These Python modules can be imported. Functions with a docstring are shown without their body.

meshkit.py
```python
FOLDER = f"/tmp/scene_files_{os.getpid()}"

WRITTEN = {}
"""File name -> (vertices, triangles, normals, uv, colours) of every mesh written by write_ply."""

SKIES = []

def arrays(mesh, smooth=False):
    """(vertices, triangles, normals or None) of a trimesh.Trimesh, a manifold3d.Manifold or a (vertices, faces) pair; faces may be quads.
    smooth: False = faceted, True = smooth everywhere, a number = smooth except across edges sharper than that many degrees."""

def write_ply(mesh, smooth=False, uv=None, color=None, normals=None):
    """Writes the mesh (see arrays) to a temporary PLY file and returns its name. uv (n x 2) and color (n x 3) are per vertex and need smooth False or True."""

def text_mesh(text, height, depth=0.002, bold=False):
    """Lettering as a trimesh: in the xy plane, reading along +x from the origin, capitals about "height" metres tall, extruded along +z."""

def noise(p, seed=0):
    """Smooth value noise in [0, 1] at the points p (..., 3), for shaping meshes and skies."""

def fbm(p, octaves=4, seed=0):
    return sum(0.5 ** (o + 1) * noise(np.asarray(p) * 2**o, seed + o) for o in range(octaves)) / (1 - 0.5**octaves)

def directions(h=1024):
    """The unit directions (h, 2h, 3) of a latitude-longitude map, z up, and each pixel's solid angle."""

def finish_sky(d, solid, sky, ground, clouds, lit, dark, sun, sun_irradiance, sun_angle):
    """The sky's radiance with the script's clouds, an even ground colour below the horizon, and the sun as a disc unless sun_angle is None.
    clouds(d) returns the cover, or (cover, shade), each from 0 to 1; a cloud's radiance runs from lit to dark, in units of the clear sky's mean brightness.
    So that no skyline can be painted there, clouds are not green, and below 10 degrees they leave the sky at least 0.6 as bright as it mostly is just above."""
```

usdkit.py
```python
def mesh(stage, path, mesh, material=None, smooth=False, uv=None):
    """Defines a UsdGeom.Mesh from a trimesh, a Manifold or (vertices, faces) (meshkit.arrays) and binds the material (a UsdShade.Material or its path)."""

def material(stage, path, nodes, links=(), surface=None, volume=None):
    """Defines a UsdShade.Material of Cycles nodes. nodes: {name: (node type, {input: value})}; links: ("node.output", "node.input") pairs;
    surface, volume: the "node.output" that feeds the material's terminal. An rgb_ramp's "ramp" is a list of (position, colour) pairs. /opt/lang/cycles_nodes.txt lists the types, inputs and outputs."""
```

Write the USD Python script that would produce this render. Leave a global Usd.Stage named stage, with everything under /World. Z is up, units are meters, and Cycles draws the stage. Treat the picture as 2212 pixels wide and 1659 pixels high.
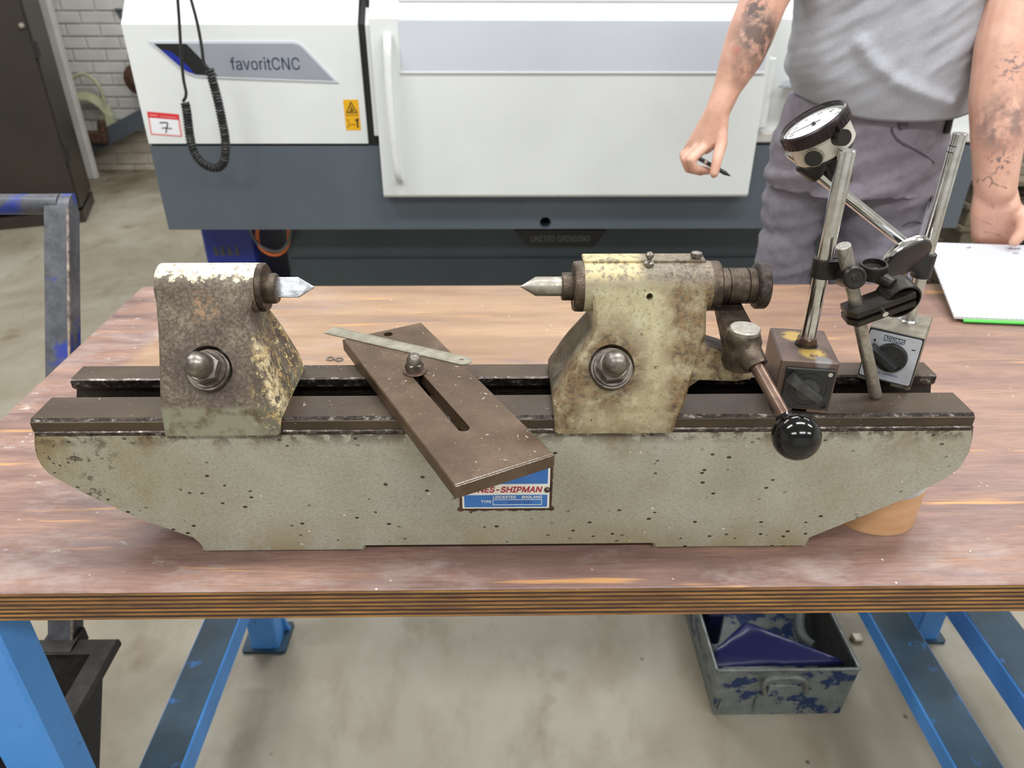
import math, random
import numpy as np, trimesh, usdkit, meshkit
import manifold3d as m3
from manifold3d import Manifold, CrossSection
from shapely.geometry import Polygon, Point, LineString
from shapely.ops import unary_union
from pxr import Usd, UsdGeom, UsdLux, Sdf, Gf, UsdShade

rng = np.random.default_rng(7)
random.seed(7)
stage = Usd.Stage.CreateInMemory()
UsdGeom.SetStageUpAxis(stage, 'Z')
UsdGeom.SetStageMetersPerUnit(stage, 1.0)
UsdGeom.Xform.Define(stage, '/World')
UsdGeom.Scope.Define(stage, '/World/Looks')
V = lambda *a: np.array(a, float)

# ------------------------------------------------------------------ camera
W, H, FPX = 2212, 1659, 1619.87
PITCH, ROLL, YAW = map(math.radians, (29.9327, 0.1641, -0.9282))
CAM = V(0, 0, 1.39)


def camera_axes():
    cp, sp, cr, sr, cy, sy = math.cos(PITCH), math.sin(PITCH), math.cos(ROLL), math.sin(ROLL), math.cos(YAW), math.sin(YAW)
    r, u, f = V(1, 0, 0), V(0, sp, cp), V(0, cp, -sp)
    r, u = cr * r + sr * u, -sr * r + cr * u
    z = np.array([[cy, -sy, 0], [sy, cy, 0], [0, 0, 1]])
    return z @ r, z @ u, z @ f


RIGHT, UP, FWD = camera_axes()
cam = UsdGeom.Camera.Define(stage, '/World/camera')
mtx = np.eye(4)
mtx[0, :3], mtx[1, :3], mtx[2, :3], mtx[3, :3] = RIGHT, UP, -FWD, CAM
cam.AddTransformOp().Set(Gf.Matrix4d(*mtx.ravel().tolist()))
cam.CreateHorizontalApertureAttr(36.0)
cam.CreateVerticalApertureAttr(27.0)
cam.CreateFocalLengthAttr(36.0 * FPX / W)
cam.CreateClippingRangeAttr(Gf.Vec2f(0.02, 60))
cam.CreateFStopAttr(9.0)
cam.CreateFocusDistanceAttr(0.70)
cam.CreateExposureAttr(0.28)

# ------------------------------------------------------------------ lights: rows of ceiling tubes, and the grey hall beyond
def tube_light(name, x, y, z, lx, ly, power, col=(0.985, 0.99, 1.0)):
    l = UsdLux.RectLight.Define(stage, '/World/' + name)
    l.CreateWidthAttr(lx)
    l.CreateHeightAttr(ly)
    l.CreateIntensityAttr(power)
    l.CreateColorAttr(Gf.Vec3f(*col))
    l.AddTranslateOp().Set(Gf.Vec3d(x, y, z))


for i, (x, y) in enumerate([(-1.7, 0.9), (0.7, 0.95), (3.0, 0.9), (-1.7, -1.5), (0.7, -1.5), (3.0, -1.5), (-1.7, 3.4), (0.7, 3.4), (3.0, 3.4)]):
    tube_light('ceiling_lamp_%03d' % i, x, y, 3.55, 1.5, 0.5 if y < 0 else 0.3, 17.5 if y < 0 else 28.0)


def look_at(u, v):
    return ((u - W / 2) / FPX) * RIGHT - ((v - H / 2) / FPX) * UP + FWD


def onz(u, v, z):
    d = look_at(u, v)
    return CAM + d * (z - CAM[2]) / d[2]


def ony(u, v, y):
    d = look_at(u, v)
    return CAM + d * (y - CAM[1]) / d[1]


def atd(u, v, dep):
    return CAM + look_at(u, v) * dep


def dep(p):
    return float((np.asarray(p) - CAM) @ FWD)


def lin(*c):
    c = np.array(c, float) / 255
    return tuple(np.where(c <= 0.04045, c / 12.92, ((c + 0.055) / 1.055) ** 2.4).tolist())


# ------------------------------------------------------------------ material graphs
class G:
    def __init__(s):
        s.n, s.l, s.k = {}, [], 0

    def add(s, kind, out, **inp):
        s.k += 1
        nm = 'n%d' % s.k
        const = {}
        for a, b in inp.items():
            if isinstance(b, Ref):
                s.l.append((b.s, nm + '.' + a))
            else:
                const[a] = b
        s.n[nm] = (kind, const)
        return Ref(nm + '.' + out)

    def pos(s, scale=(1, 1, 1), loc=(0, 0, 0), rot=(0, 0, 0), obj=False):
        p = s.add('texture_coordinate', 'object') if obj else s.add('geometry', 'position')
        return s.add('mapping', 'vector', vector=p, scale=tuple(scale), location=tuple(loc), rotation=tuple(rot))

    def noise(s, vec, scale=5, detail=4, rough=0.55, dist=0.0):
        return s.add('noise_texture', 'fac', vector=vec, scale=scale, detail=detail, roughness=rough, distortion=dist)

    def voro(s, vec, scale=5, feature='f1', out='distance', rnd=1.0):
        return s.add('voronoi_texture', out, vector=vec, scale=scale, feature=feature, randomness=rnd)

    def ramp(s, fac, stops):
        return s.add('rgb_ramp', 'color', fac=fac, ramp=stops)

    def rng(s, v, a, b, c=0.0, d=1.0):
        return s.add('map_range', 'result', value=v, from_min=a, from_max=b, to_min=c, to_max=d, clamp=True)

    def math(s, op, a, b=0.0, clamp=False):
        return s.add('math', 'value', math_type=op, value1=a, value2=b, use_clamp=clamp)

    def mul(s, a, b):
        return s.math('multiply', a, b)

    def mx(s, fac, a, b):
        return s.add('mix_color', 'result', fac=fac, a=a, b=b)

    def ball(s, p, r0, r1):
        d = s.add('vector_math', 'value', math_type='distance', vector1=s.add('geometry', 'position'), vector2=tuple(map(float, p)))
        return s.rng(d, r0, r1, 1.0, 0.0)

    def axis(s, i):
        return s.add('separate_xyz', 'xyz'[i], vector=s.add('geometry', 'position'))

    def bump(s, h, strength=0.3, dist=0.002):
        return s.add('bump', 'normal', height=h, strength=strength, distance=dist)

    def done(s, name, color, rough=0.5, metal=0.0, normal=None, **kw):
        inp = dict(base_color=color, roughness=rough, metallic=metal, **kw)
        if normal is not None:
            inp['normal'] = normal
        b = s.add('principled_bsdf', 'BSDF', **inp)
        return usdkit.material(stage, '/World/Looks/' + name, s.n, s.l, surface=b.s)


class Ref:
    def __init__(s, t):
        s.s = t


MATS = {}


def mat(name, c1, c2=None, scale=20, rough=0.5, metal=0.0, bump=0.0, bscale=None, stretch=(1, 1, 1), rough2=None, detail=4, lo=0.35, hi=0.65, dist=0.002, spots=None, **kw):
    """Two tones by noise, an optional third colour in spots, fine relief."""
    g = G()
    p = g.pos(stretch)
    n = g.noise(p, scale, detail, 0.6)
    c = g.ramp(n, [(0, c1), (lo, c1), (hi, c2 or c1), (1, c2 or c1)])
    if spots:
        sc, sscale, a, b = spots
        c = g.mx(g.rng(g.noise(g.pos(stretch, loc=(3, 1, 2)), sscale, 5, 0.65), a, b), c, sc)
    r = g.rng(n, 0.3, 0.7, rough, rough2 if rough2 is not None else rough)
    nm = g.bump(g.noise(g.pos(), bscale or scale * 4, 4, 0.6), bump, dist) if bump else None
    MATS[name] = g.done(name, c, r, metal, nm, **kw)
    return MATS[name]


# ------------------------------------------------------------------ geometry helpers
def T(m):
    if isinstance(m, Manifold):
        q = m.to_mesh()
        return trimesh.Trimesh(np.array(q.vert_properties[:, :3]), np.array(q.tri_verts), process=False)
    return m


def Mf(t):
    return Manifold(m3.Mesh(np.asarray(t.vertices, np.float32), np.asarray(t.faces, np.uint32)))


def box(a, b):
    a, b = np.minimum(a, b), np.maximum(a, b)
    return Manifold.cube((b - a).tolist()).translate(a.tolist())


def hull(pts):
    return Manifold.hull_points(np.asarray(pts, np.float32))


def rbox(a, b, r=0.002):
    """A box with chamfered edges."""
    a, b = np.minimum(a, b).astype(float), np.maximum(a, b).astype(float)
    pts = []
    for i in range(3):
        e = np.full(3, r)
        e[i] = 0
        lo, hi = a + e, b - e
        pts += [[(lo, hi)[k >> j & 1][j] for j in range(3)] for k in range(8)]
    return hull(pts)


def frame(axis):
    z = np.asarray(axis, float) / np.linalg.norm(axis)
    x = np.cross(V(0, 0, 1) if abs(z[2]) < 0.9 else V(1, 0, 0), z)
    x /= np.linalg.norm(x)
    return x, np.cross(z, x), z


def place(m, p, axis, xdir=None):
    """Moves a manifold whose own axis is z to p along axis."""
    x, y, z = frame(axis)
    if xdir is not None:
        x = np.asarray(xdir, float) - (np.asarray(xdir, float) @ z) * z
        x /= np.linalg.norm(x)
        y = np.cross(z, x)
    return m.transform(np.column_stack([x, y, z, np.asarray(p, float)]).tolist())


def lathe(profile, p=(0, 0, 0), axis=(0, 0, 1), seg=48):
    """profile: (radius, height) pairs, closed towards the axis."""
    pr = [(max(r, 0.0), h) for r, h in profile]
    pr = [(0.0, pr[0][1])] + pr + [(0.0, pr[-1][1])]
    m = CrossSection([np.array(pr, float).tolist()]).revolve(seg)
    if m.is_empty() or m.volume() < 0:
        m = CrossSection([np.array(pr[::-1], float).tolist()]).revolve(seg)
    return place(m, p, axis)


def cyl(p0, p1, r0, r1=None, seg=32, ch=0.0):
    p0, p1 = np.asarray(p0, float), np.asarray(p1, float)
    L = np.linalg.norm(p1 - p0)
    r1 = r0 if r1 is None else r1
    if ch:
        return lathe([(r0 - ch, 0), (r0, ch), (r1, L - ch), (r1 - ch, L)], p0, p1 - p0, seg)
    return lathe([(r0, 0), (r1, L)], p0, p1 - p0, seg)


def ball(p, r, seg=24):
    return Manifold.sphere(r, seg).translate(list(map(float, p)))


def uni(ms):
    return Manifold.batch_boolean(list(ms), m3.OpType.Add)


def extrude(poly, h):
    """A shapely polygon extruded along +z."""
    out = []
    for g in getattr(poly, 'geoms', [poly]):
        rings = [list(g.exterior.coords)[:-1]] + [list(i.coords)[:-1] for i in g.interiors]
        out.append(Manifold.extrude(CrossSection([np.array(r).tolist() for r in rings], m3.FillRule.EvenOdd), h))
    return uni(out)


def xz(m, y):
    """From the xy plane (extruded +z) to the xz plane facing the camera side (-y), its base at depth y."""
    return m.transform([[1, 0, 0, 0], [0, 0, -1, y], [0, 1, 0, 0]])


def tube(path, r, seg=10, closed=False):
    """A swept round tube as a trimesh."""
    P = np.asarray(path, float)
    n = len(P)
    tang = np.gradient(P, axis=0)
    if closed:
        tang = np.roll(P, -1, 0) - np.roll(P, 1, 0)
    tang /= np.linalg.norm(tang, axis=1)[:, None]
    x = frame(tang[0])[0]
    rings = []
    for i in range(n):
        x = x - (x @ tang[i]) * tang[i]
        x /= np.linalg.norm(x)
        y = np.cross(tang[i], x)
        a = np.linspace(0, 2 * np.pi, seg, endpoint=False)
        rr = r[i] if np.ndim(r) else r
        rings.append(P[i] + rr * (np.cos(a)[:, None] * x + np.sin(a)[:, None] * y))
    v = np.vstack(rings)
    f = []
    for i in range(n if closed else n - 1):
        j = (i + 1) % n
        for k in range(seg):
            l = (k + 1) % seg
            f += [[i * seg + k, i * seg + l, j * seg + l], [i * seg + k, j * seg + l, j * seg + k]]
    if not closed:
        v = np.vstack([v, P[0], P[-1]])
        a, b = len(v) - 2, len(v) - 1
        for k in range(seg):
            l = (k + 1) % seg
            f += [[a, l, k], [b, (n - 1) * seg + k, (n - 1) * seg + l]]
    return trimesh.Trimesh(v, f, process=False)


def spline(pts, n=60):
    from scipy.interpolate import CubicSpline
    P = np.asarray(pts, float)
    t = np.r_[0, np.cumsum(np.linalg.norm(np.diff(P, axis=0), axis=1))]
    return CubicSpline(t, P)(np.linspace(0, t[-1], n))


def cat(ms):
    return trimesh.util.concatenate([T(m) for m in ms])


def text(s, height, p, depth=0.0006, bold=False, width=None, shear=0.0, spacing=None):
    """Lettering on a face that looks towards -y; p is its lower left corner."""
    t = meshkit.text_mesh(s, height, depth, bold)
    v = np.array(t.vertices)
    v[:, 0] += shear * v[:, 1]
    if width:
        v[:, 0] = (v[:, 0] - v[:, 0].min()) * width / np.ptp(v[:, 0])
    t.vertices = np.column_stack([v[:, 0] + p[0], p[1] - v[:, 2], v[:, 1] + p[2]])
    return t


# ------------------------------------------------------------------ prims
used = {}


def numbered(path):
    k = used.get(path, -1) + 1
    used[path] = k
    return path if k == 0 else '%s_%03d' % (path, k)


class Thing:
    def __init__(s, path, loc):
        s.path, s.loc = path, np.asarray(loc, float)


def tag(prim, label=None, category=None, group=None, kind=None):
    for k, v in (('label', label), ('category', category), ('group', group), ('kind', kind)):
        if v:
            prim.SetCustomDataByKey(k, v)


def thing(name, label=None, category=None, loc=(0, 0, 0), group=None, kind=None):
    path = numbered('/World/' + name)
    x = UsdGeom.Xform.Define(stage, path)
    x.AddTranslateOp().Set(Gf.Vec3d(*map(float, loc)))
    tag(x.GetPrim(), label, category, group, kind)
    return Thing(path, loc)


def part(parent, name, mesh, m, smooth=35, label=None, kind=None):
    """A mesh in world coordinates, set under its thing or part."""
    t = T(mesh).copy()
    t.vertices = np.asarray(t.vertices) - parent.loc
    path = numbered(parent.path + '/' + name)
    if isinstance(m, str):
        m = MATS[m]
    q = usdkit.mesh(stage, path, t, m, smooth=smooth)
    tag(q.GetPrim(), label, None, None, kind)
    return Thing(path, parent.loc)


def single(name, mesh, m, label=None, category=None, group=None, kind=None, smooth=35):
    t = T(mesh)
    path = numbered('/World/' + name)
    if isinstance(m, str):
        m = MATS[m]
    loc = np.array([*t.bounds.mean(0)[:2], t.bounds[0][2]])
    t = t.copy()
    t.vertices = np.asarray(t.vertices) - loc
    q = usdkit.mesh(stage, path, t, m, smooth=smooth)
    q.AddTranslateOp().Set(Gf.Vec3d(*loc.tolist()))
    tag(q.GetPrim(), label, category, group, kind)
    return Thing(path, loc)



# ------------------------------------------------------------------ materials
mat('white_paint', lin(226, 230, 230), lin(218, 222, 222), 2, 0.38, bump=0.02)
mat('white_panel', lin(206, 212, 222), lin(200, 206, 216), 2, 0.22)
mat('apron_grey', lin(88, 97, 106), lin(82, 91, 100), 3, 0.42)
mat('plinth_grey', lin(66, 76, 82), lin(58, 66, 72), 2, 0.5)
mat('rubber', lin(22, 22, 22), lin(30, 30, 30), 30, 0.6)
mat('lever_plastic', lin(70, 70, 70), lin(46, 46, 46), 90, 0.3, bump=0.08)
mat('black_plastic', lin(28, 29, 30), lin(36, 37, 38), 60, 0.42, bump=0.08)
mat('black_gloss', lin(8, 8, 9), None, 5, 0.12)
mat('black_oxide', lin(40, 37, 35), lin(58, 53, 49), 60, 0.36, 0.6, bump=0.1)
mat('logo_silver', lin(165, 170, 180), lin(158, 163, 174), 3, 0.35, 0.2)
mat('logo_blue', lin(14, 40, 150), None, 3, 0.35)
mat('ink_navy', lin(28, 48, 78), None, 3, 0.5)
mat('ink_black', lin(15, 15, 16), None, 3, 0.5)
mat('badge_ink', lin(122, 124, 126), None, 3, 0.5)
mat('ink_grey', lin(70, 72, 74), None, 3, 0.5)
mat('ink_blue', lin(50, 60, 130), None, 3, 0.5)
mat('ink_red', lin(176, 36, 50), None, 3, 0.5)
mat('sticker_red', lin(214, 40, 52), None, 3, 0.5)
mat('sticker_pink', lin(226, 130, 130), None, 3, 0.5)
mat('sticker_white', lin(236, 238, 244), None, 3, 0.5)
mat('sticker_yellow', lin(232, 174, 20), None, 3, 0.45)
mat('plate_blue', lin(58, 122, 200), lin(48, 110, 190), 60, 0.3)
mat('plate_white', lin(238, 238, 232), None, 60, 0.35)
mat('bright_steel', lin(226, 228, 230), lin(200, 200, 198), 90, 0.16, 1.0, bump=0.02)
mat('ground_steel', lin(186, 189, 194), lin(150, 152, 157), 160, 0.36, 1.0, stretch=(0.2, 1, 1), bump=0.1)
mat('dull_steel', lin(184, 180, 172), lin(150, 144, 134), 110, 0.34, 0.9, bump=0.12, rough2=0.5, spots=(lin(70, 60, 50), 420, 0.62, 0.7))
mat('ribbed_steel', lin(176, 174, 168), lin(140, 138, 132), 200, 0.4, 0.9, stretch=(3, 3, 0.1), bump=0.4, bscale=300)
mat('knurled', lin(92, 84, 78), lin(58, 52, 48), 200, 0.42, 0.8, bump=0.6, bscale=900)
mat('washer_steel', lin(112, 104, 97), lin(72, 66, 61), 140, 0.42, 0.8, bump=0.1)
mat('grimy_steel', lin(102, 90, 78), lin(56, 47, 40), 70, 0.3, 0.75, bump=0.35, bscale=320, rough2=0.5)
mat('nut_steel', lin(148, 141, 135), lin(104, 97, 91), 140, 0.3, 0.9, bump=0.1, rough2=0.45)
mat('rod_brown', lin(134, 112, 98), lin(104, 84, 74), 60, 0.32, 0.7, bump=0.05)
mat('bench_blue', lin(84, 156, 234), lin(76, 146, 224), 8, 0.42, spots=(lin(28, 44, 62), 26, 0.66, 0.76), bump=0.08)
mat('bench_blue_dirty', lin(50, 82, 104), lin(38, 58, 72), 9, 0.55, spots=(lin(46, 112, 180), 16, 0.62, 0.7), bump=0.12)
mat('hose_orange', lin(216, 112, 52), None, 5, 0.5)
mat('hose_grey', lin(92, 94, 92), None, 5, 0.5)
mat('hose_clear', lin(186, 188, 160), lin(160, 164, 132), 20, 0.3)
mat('tank_blue', lin(22, 44, 140), lin(18, 36, 120), 6, 0.4)
mat('cabinet_brown', lin(50, 44, 36), lin(42, 37, 30), 3, 0.42, bump=0.04, bscale=8, spots=(lin(64, 58, 54), 4, 0.58, 0.75))
mat('post_white', lin(206, 204, 200), lin(196, 192, 186), 6, 0.6, spots=(lin(150, 140, 126), 7, 0.68, 0.8), bump=0.05)
mat('beam_grey', lin(82, 90, 98), lin(74, 82, 90), 4, 0.5)
mat('rust_brown', lin(92, 62, 44), lin(52, 36, 28), 40, 0.75, bump=0.3)
mat('worn_blue_steel', lin(96, 98, 104), lin(74, 76, 82), 60, 0.45, 0.4, bump=0.12, spots=(lin(52, 66, 150), 9, 0.56, 0.62))
mat('bin_black', lin(52, 48, 44), lin(34, 31, 29), 60, 0.6, bump=0.3, spots=(lin(110, 100, 90), 160, 0.68, 0.76))
mat('worn_edge', lin(176, 160, 146), lin(96, 92, 92), 90, 0.4, 0.7)
mat('tape_brown', lin(206, 164, 122), lin(198, 154, 112), 20, 0.35, stretch=(1, 1, 6))
mat('tape_side', lin(172, 170, 168), lin(160, 158, 156), 60, 0.55)
mat('cardboard', lin(206, 196, 166), lin(190, 178, 148), 60, 0.8)
mat('rule_steel', lin(168, 164, 148), lin(136, 131, 115), 70, 0.4, 0.6, spots=(lin(126, 104, 74), 60, 0.66, 0.72), bump=0.05)
mat('green_card', lin(96, 208, 92), None, 5, 0.45)
mat('tin_box', lin(128, 136, 134), lin(108, 116, 114), 30, 0.42, 0.35, bump=0.12, spots=(lin(26, 52, 96), 20, 0.53, 0.57))
mat('tin_edge', lin(140, 146, 144), lin(110, 116, 114), 40, 0.4, 0.6)
mat('dark_blue_plastic', lin(40, 48, 104), lin(34, 42, 92), 6, 0.3)
mat('pipe_grey', lin(84, 92, 92), lin(66, 72, 72), 20, 0.5)
mat('dial_white', lin(240, 240, 238), None, 5, 0.5)
mat('gauge_body', lin(206, 204, 198), lin(186, 182, 172), 40, 0.3, 0.3, spots=(lin(120, 100, 60), 70, 0.62, 0.72))
mat('noga_grey', lin(146, 140, 126), lin(116, 110, 98), 60, 0.42, 0.6, bump=0.12, spots=(lin(92, 86, 74), 90, 0.6, 0.7))
mat('noga_plate', lin(206, 212, 224), lin(192, 196, 206), 50, 0.3, 0.35, spots=(lin(120, 100, 84), 60, 0.68, 0.78))
mat('bezel', lin(52, 40, 44), lin(34, 28, 30), 80, 0.3, 0.5)
mat('shirt_grey', lin(168, 171, 178), lin(156, 159, 167), 260, 0.9, bump=0.25, bscale=420, detail=6, sheen_weight=0.2)
mat('trouser_grey', lin(138, 133, 143), lin(124, 119, 129), 50, 0.85, bump=0.25, bscale=700, detail=5)
mat('trouser_dark', lin(92, 88, 98), lin(84, 80, 90), 50, 0.85)
mat('hair', lin(60, 46, 36), lin(44, 34, 27), 90, 0.6, bump=0.4)
mat('crease', lin(182, 128, 112), None, 5, 0.6)
mat('nail', lin(232, 190, 180), None, 5, 0.3)
mat('shoe', lin(40, 38, 37), None, 10, 0.6)
mat('eye_white', lin(236, 234, 230), None, 10, 0.3)
mat('yellow_tape', lin(226, 206, 40), lin(206, 186, 30), 30, 0.5)
mat('wood_crate', lin(116, 106, 90), lin(92, 84, 70), 12, 0.8, stretch=(0.2, 1, 1), bump=0.2)
mat('shade_block', lin(42, 42, 36), lin(28, 28, 24), 9, 0.6)
mat('swarf', lin(214, 208, 196), lin(180, 170, 150), 60, 0.35, 0.6)
mat('ceiling_white', lin(226, 226, 222), None, 2, 0.9)
mat('wall_white', lin(214, 213, 209), None, 2, 0.85)
mat('brick_paint', lin(208, 207, 203), lin(198, 196, 191), 9, 0.75, bump=0.25, bscale=30, spots=(lin(176, 168, 156), 3.2, 0.62, 0.8), dist=0.006)
mat('brick_paint_low', lin(186, 178, 162), lin(170, 160, 142), 9, 0.8, bump=0.3, bscale=30, spots=(lin(132, 112, 90), 5, 0.58, 0.75), dist=0.006)
mat('mortar', lin(188, 186, 181), lin(176, 172, 165), 20, 0.85, bump=0.2, bscale=40)


def concrete():
    g = G()
    a = g.noise(g.pos(), 1.3, 6, 0.62, 0.6)
    b = g.noise(g.pos((1, 0.45, 1), rot=(0, 0, 0.6)), 9, 5, 0.65, 0.3)
    c = g.ramp(a, [(0.25, lin(132, 124, 106)), (0.45, lin(158, 150, 132)), (0.6, lin(176, 171, 156)), (0.8, lin(190, 187, 175))])
    c = g.mx(g.rng(b, 0.5, 0.75, 0, 0.5), c, lin(128, 118, 98))
    spot = g.rng(g.noise(g.pos(loc=(5, 2, 0)), 5.2, 3, 0.5), 0.63, 0.76, 0, 0.8)
    c = g.mx(spot, c, lin(112, 92, 62))
    # grime that gathers along the foot of the back wall
    y = g.axis(1)
    edge = g.mul(g.rng(y, 4.6, 5.5, 0, 1), g.rng(g.noise(g.pos(), 4, 4, 0.6), 0.35, 0.6, 0.2, 0.9))
    c = g.mx(edge, c, lin(92, 74, 54))
    dots = g.rng(g.voro(g.pos(), 14), 0.04, 0.09, 0.85, 0)
    c = g.mx(g.mul(dots, g.rng(g.noise(g.pos(), 11, 2), 0.5, 0.6)), c, lin(70, 62, 50))
    r = g.rng(b, 0.3, 0.7, 0.42, 0.62)
    MATS['concrete'] = g.done('concrete', c, r, 0, g.bump(b, 0.12, 0.004))


def wood():
    g = G()
    fine = g.noise(g.pos((1.2, 14, 4)), 24, 6, 0.7)
    band = g.noise(g.pos((0.55, 4.2, 1)), 5.5, 5, 0.6, 0.35)
    c = g.ramp(band, [(0.25, lin(104, 84, 80)), (0.42, lin(132, 105, 97)), (0.55, lin(152, 121, 108)), (0.68, lin(168, 133, 114)), (0.85, lin(182, 148, 124))])
    c = g.mx(g.rng(fine, 0.42, 0.72, 0, 0.65), c, lin(102, 76, 68))
    # the middle of the top, long kept covered, is paler; its worn border keeps the dark stain
    x, y = g.axis(0), g.axis(1)
    wob = g.rng(g.noise(g.pos(), 9, 3), 0.3, 0.7, -0.012, 0.012)
    pale = g.mul(g.rng(g.math('add', x, wob), -0.575, -0.56, 0, 1), g.mul(g.rng(g.math('add', y, wob), 0.70, 0.82, 0, 1), g.rng(g.math('add', x, g.rng(g.noise(g.pos((1, 3, 1)), 5, 4), 0.3, 0.7, -0.15, 0.15)), 0.30, 0.62, 1, 0.15)))
    pale2 = g.ramp(band, [(0.25, lin(134, 106, 82)), (0.45, lin(154, 125, 97)), (0.6, lin(168, 139, 109)), (0.85, lin(182, 154, 122))])
    pale2 = g.mx(g.rng(fine, 0.45, 0.75, 0, 0.4), pale2, lin(146, 106, 84))
    c = g.mx(g.mul(pale, 0.85), c, pale2)
    # grey scuffs, ink-blue wear and bare streaks
    c = g.mx(g.mul(g.rng(g.noise(g.pos((1, 2.4, 1), loc=(2, 7, 0), rot=(0, 0, 0.5)), 9, 6, 0.72), 0.5, 0.7, 0, 0.65), g.math('maximum', g.rng(x, -0.1, -0.5), g.rng(y, 0.66, 0.58, 0.15, 1))), c, lin(172, 158, 154))
    c = g.mx(g.rng(g.noise(g.pos((0.6, 5, 1), loc=(9, 1, 0)), 4.4, 5, 0.6), 0.58, 0.7, 0, 0.6), c, lin(108, 98, 106))
    c = g.mx(g.rng(g.noise(g.pos((0.5, 9, 1), loc=(4, 3, 0)), 6, 4, 0.6), 0.62, 0.7, 0, 0.75), c, lin(214, 160, 98))
    c = g.mx(g.mul(g.rng(g.noise(g.pos((1, 1.6, 1), rot=(0, 0, -0.7)), 26, 4, 0.6), 0.66, 0.72, 0, 0.85), g.rng(x, -0.64, -0.2, 1, 0)), c, lin(196, 192, 184))
    specks = g.rng(g.voro(g.pos(), 60), 0.05, 0.1, 0.8, 0)
    c = g.mx(g.mul(specks, g.rng(g.noise(g.pos(), 30, 2), 0.56, 0.6)), c, lin(226, 220, 208))
    r = g.rng(band, 0.3, 0.7, 0.4, 0.52)
    MATS['bench_wood'] = g.done('bench_wood', c, r, 0, g.bump(fine, 0.12, 0.001))
    for nm, a, b in (('ply_light', lin(176, 130, 72), lin(120, 84, 54)), ('ply_dark', lin(72, 50, 38), lin(54, 38, 30))):
        mat(nm, a, b, 16, 0.6, stretch=(1, 1, 12), bump=0.2, bscale=200, spots=(lin(96, 66, 48), 6, 0.5, 0.75))


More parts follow.
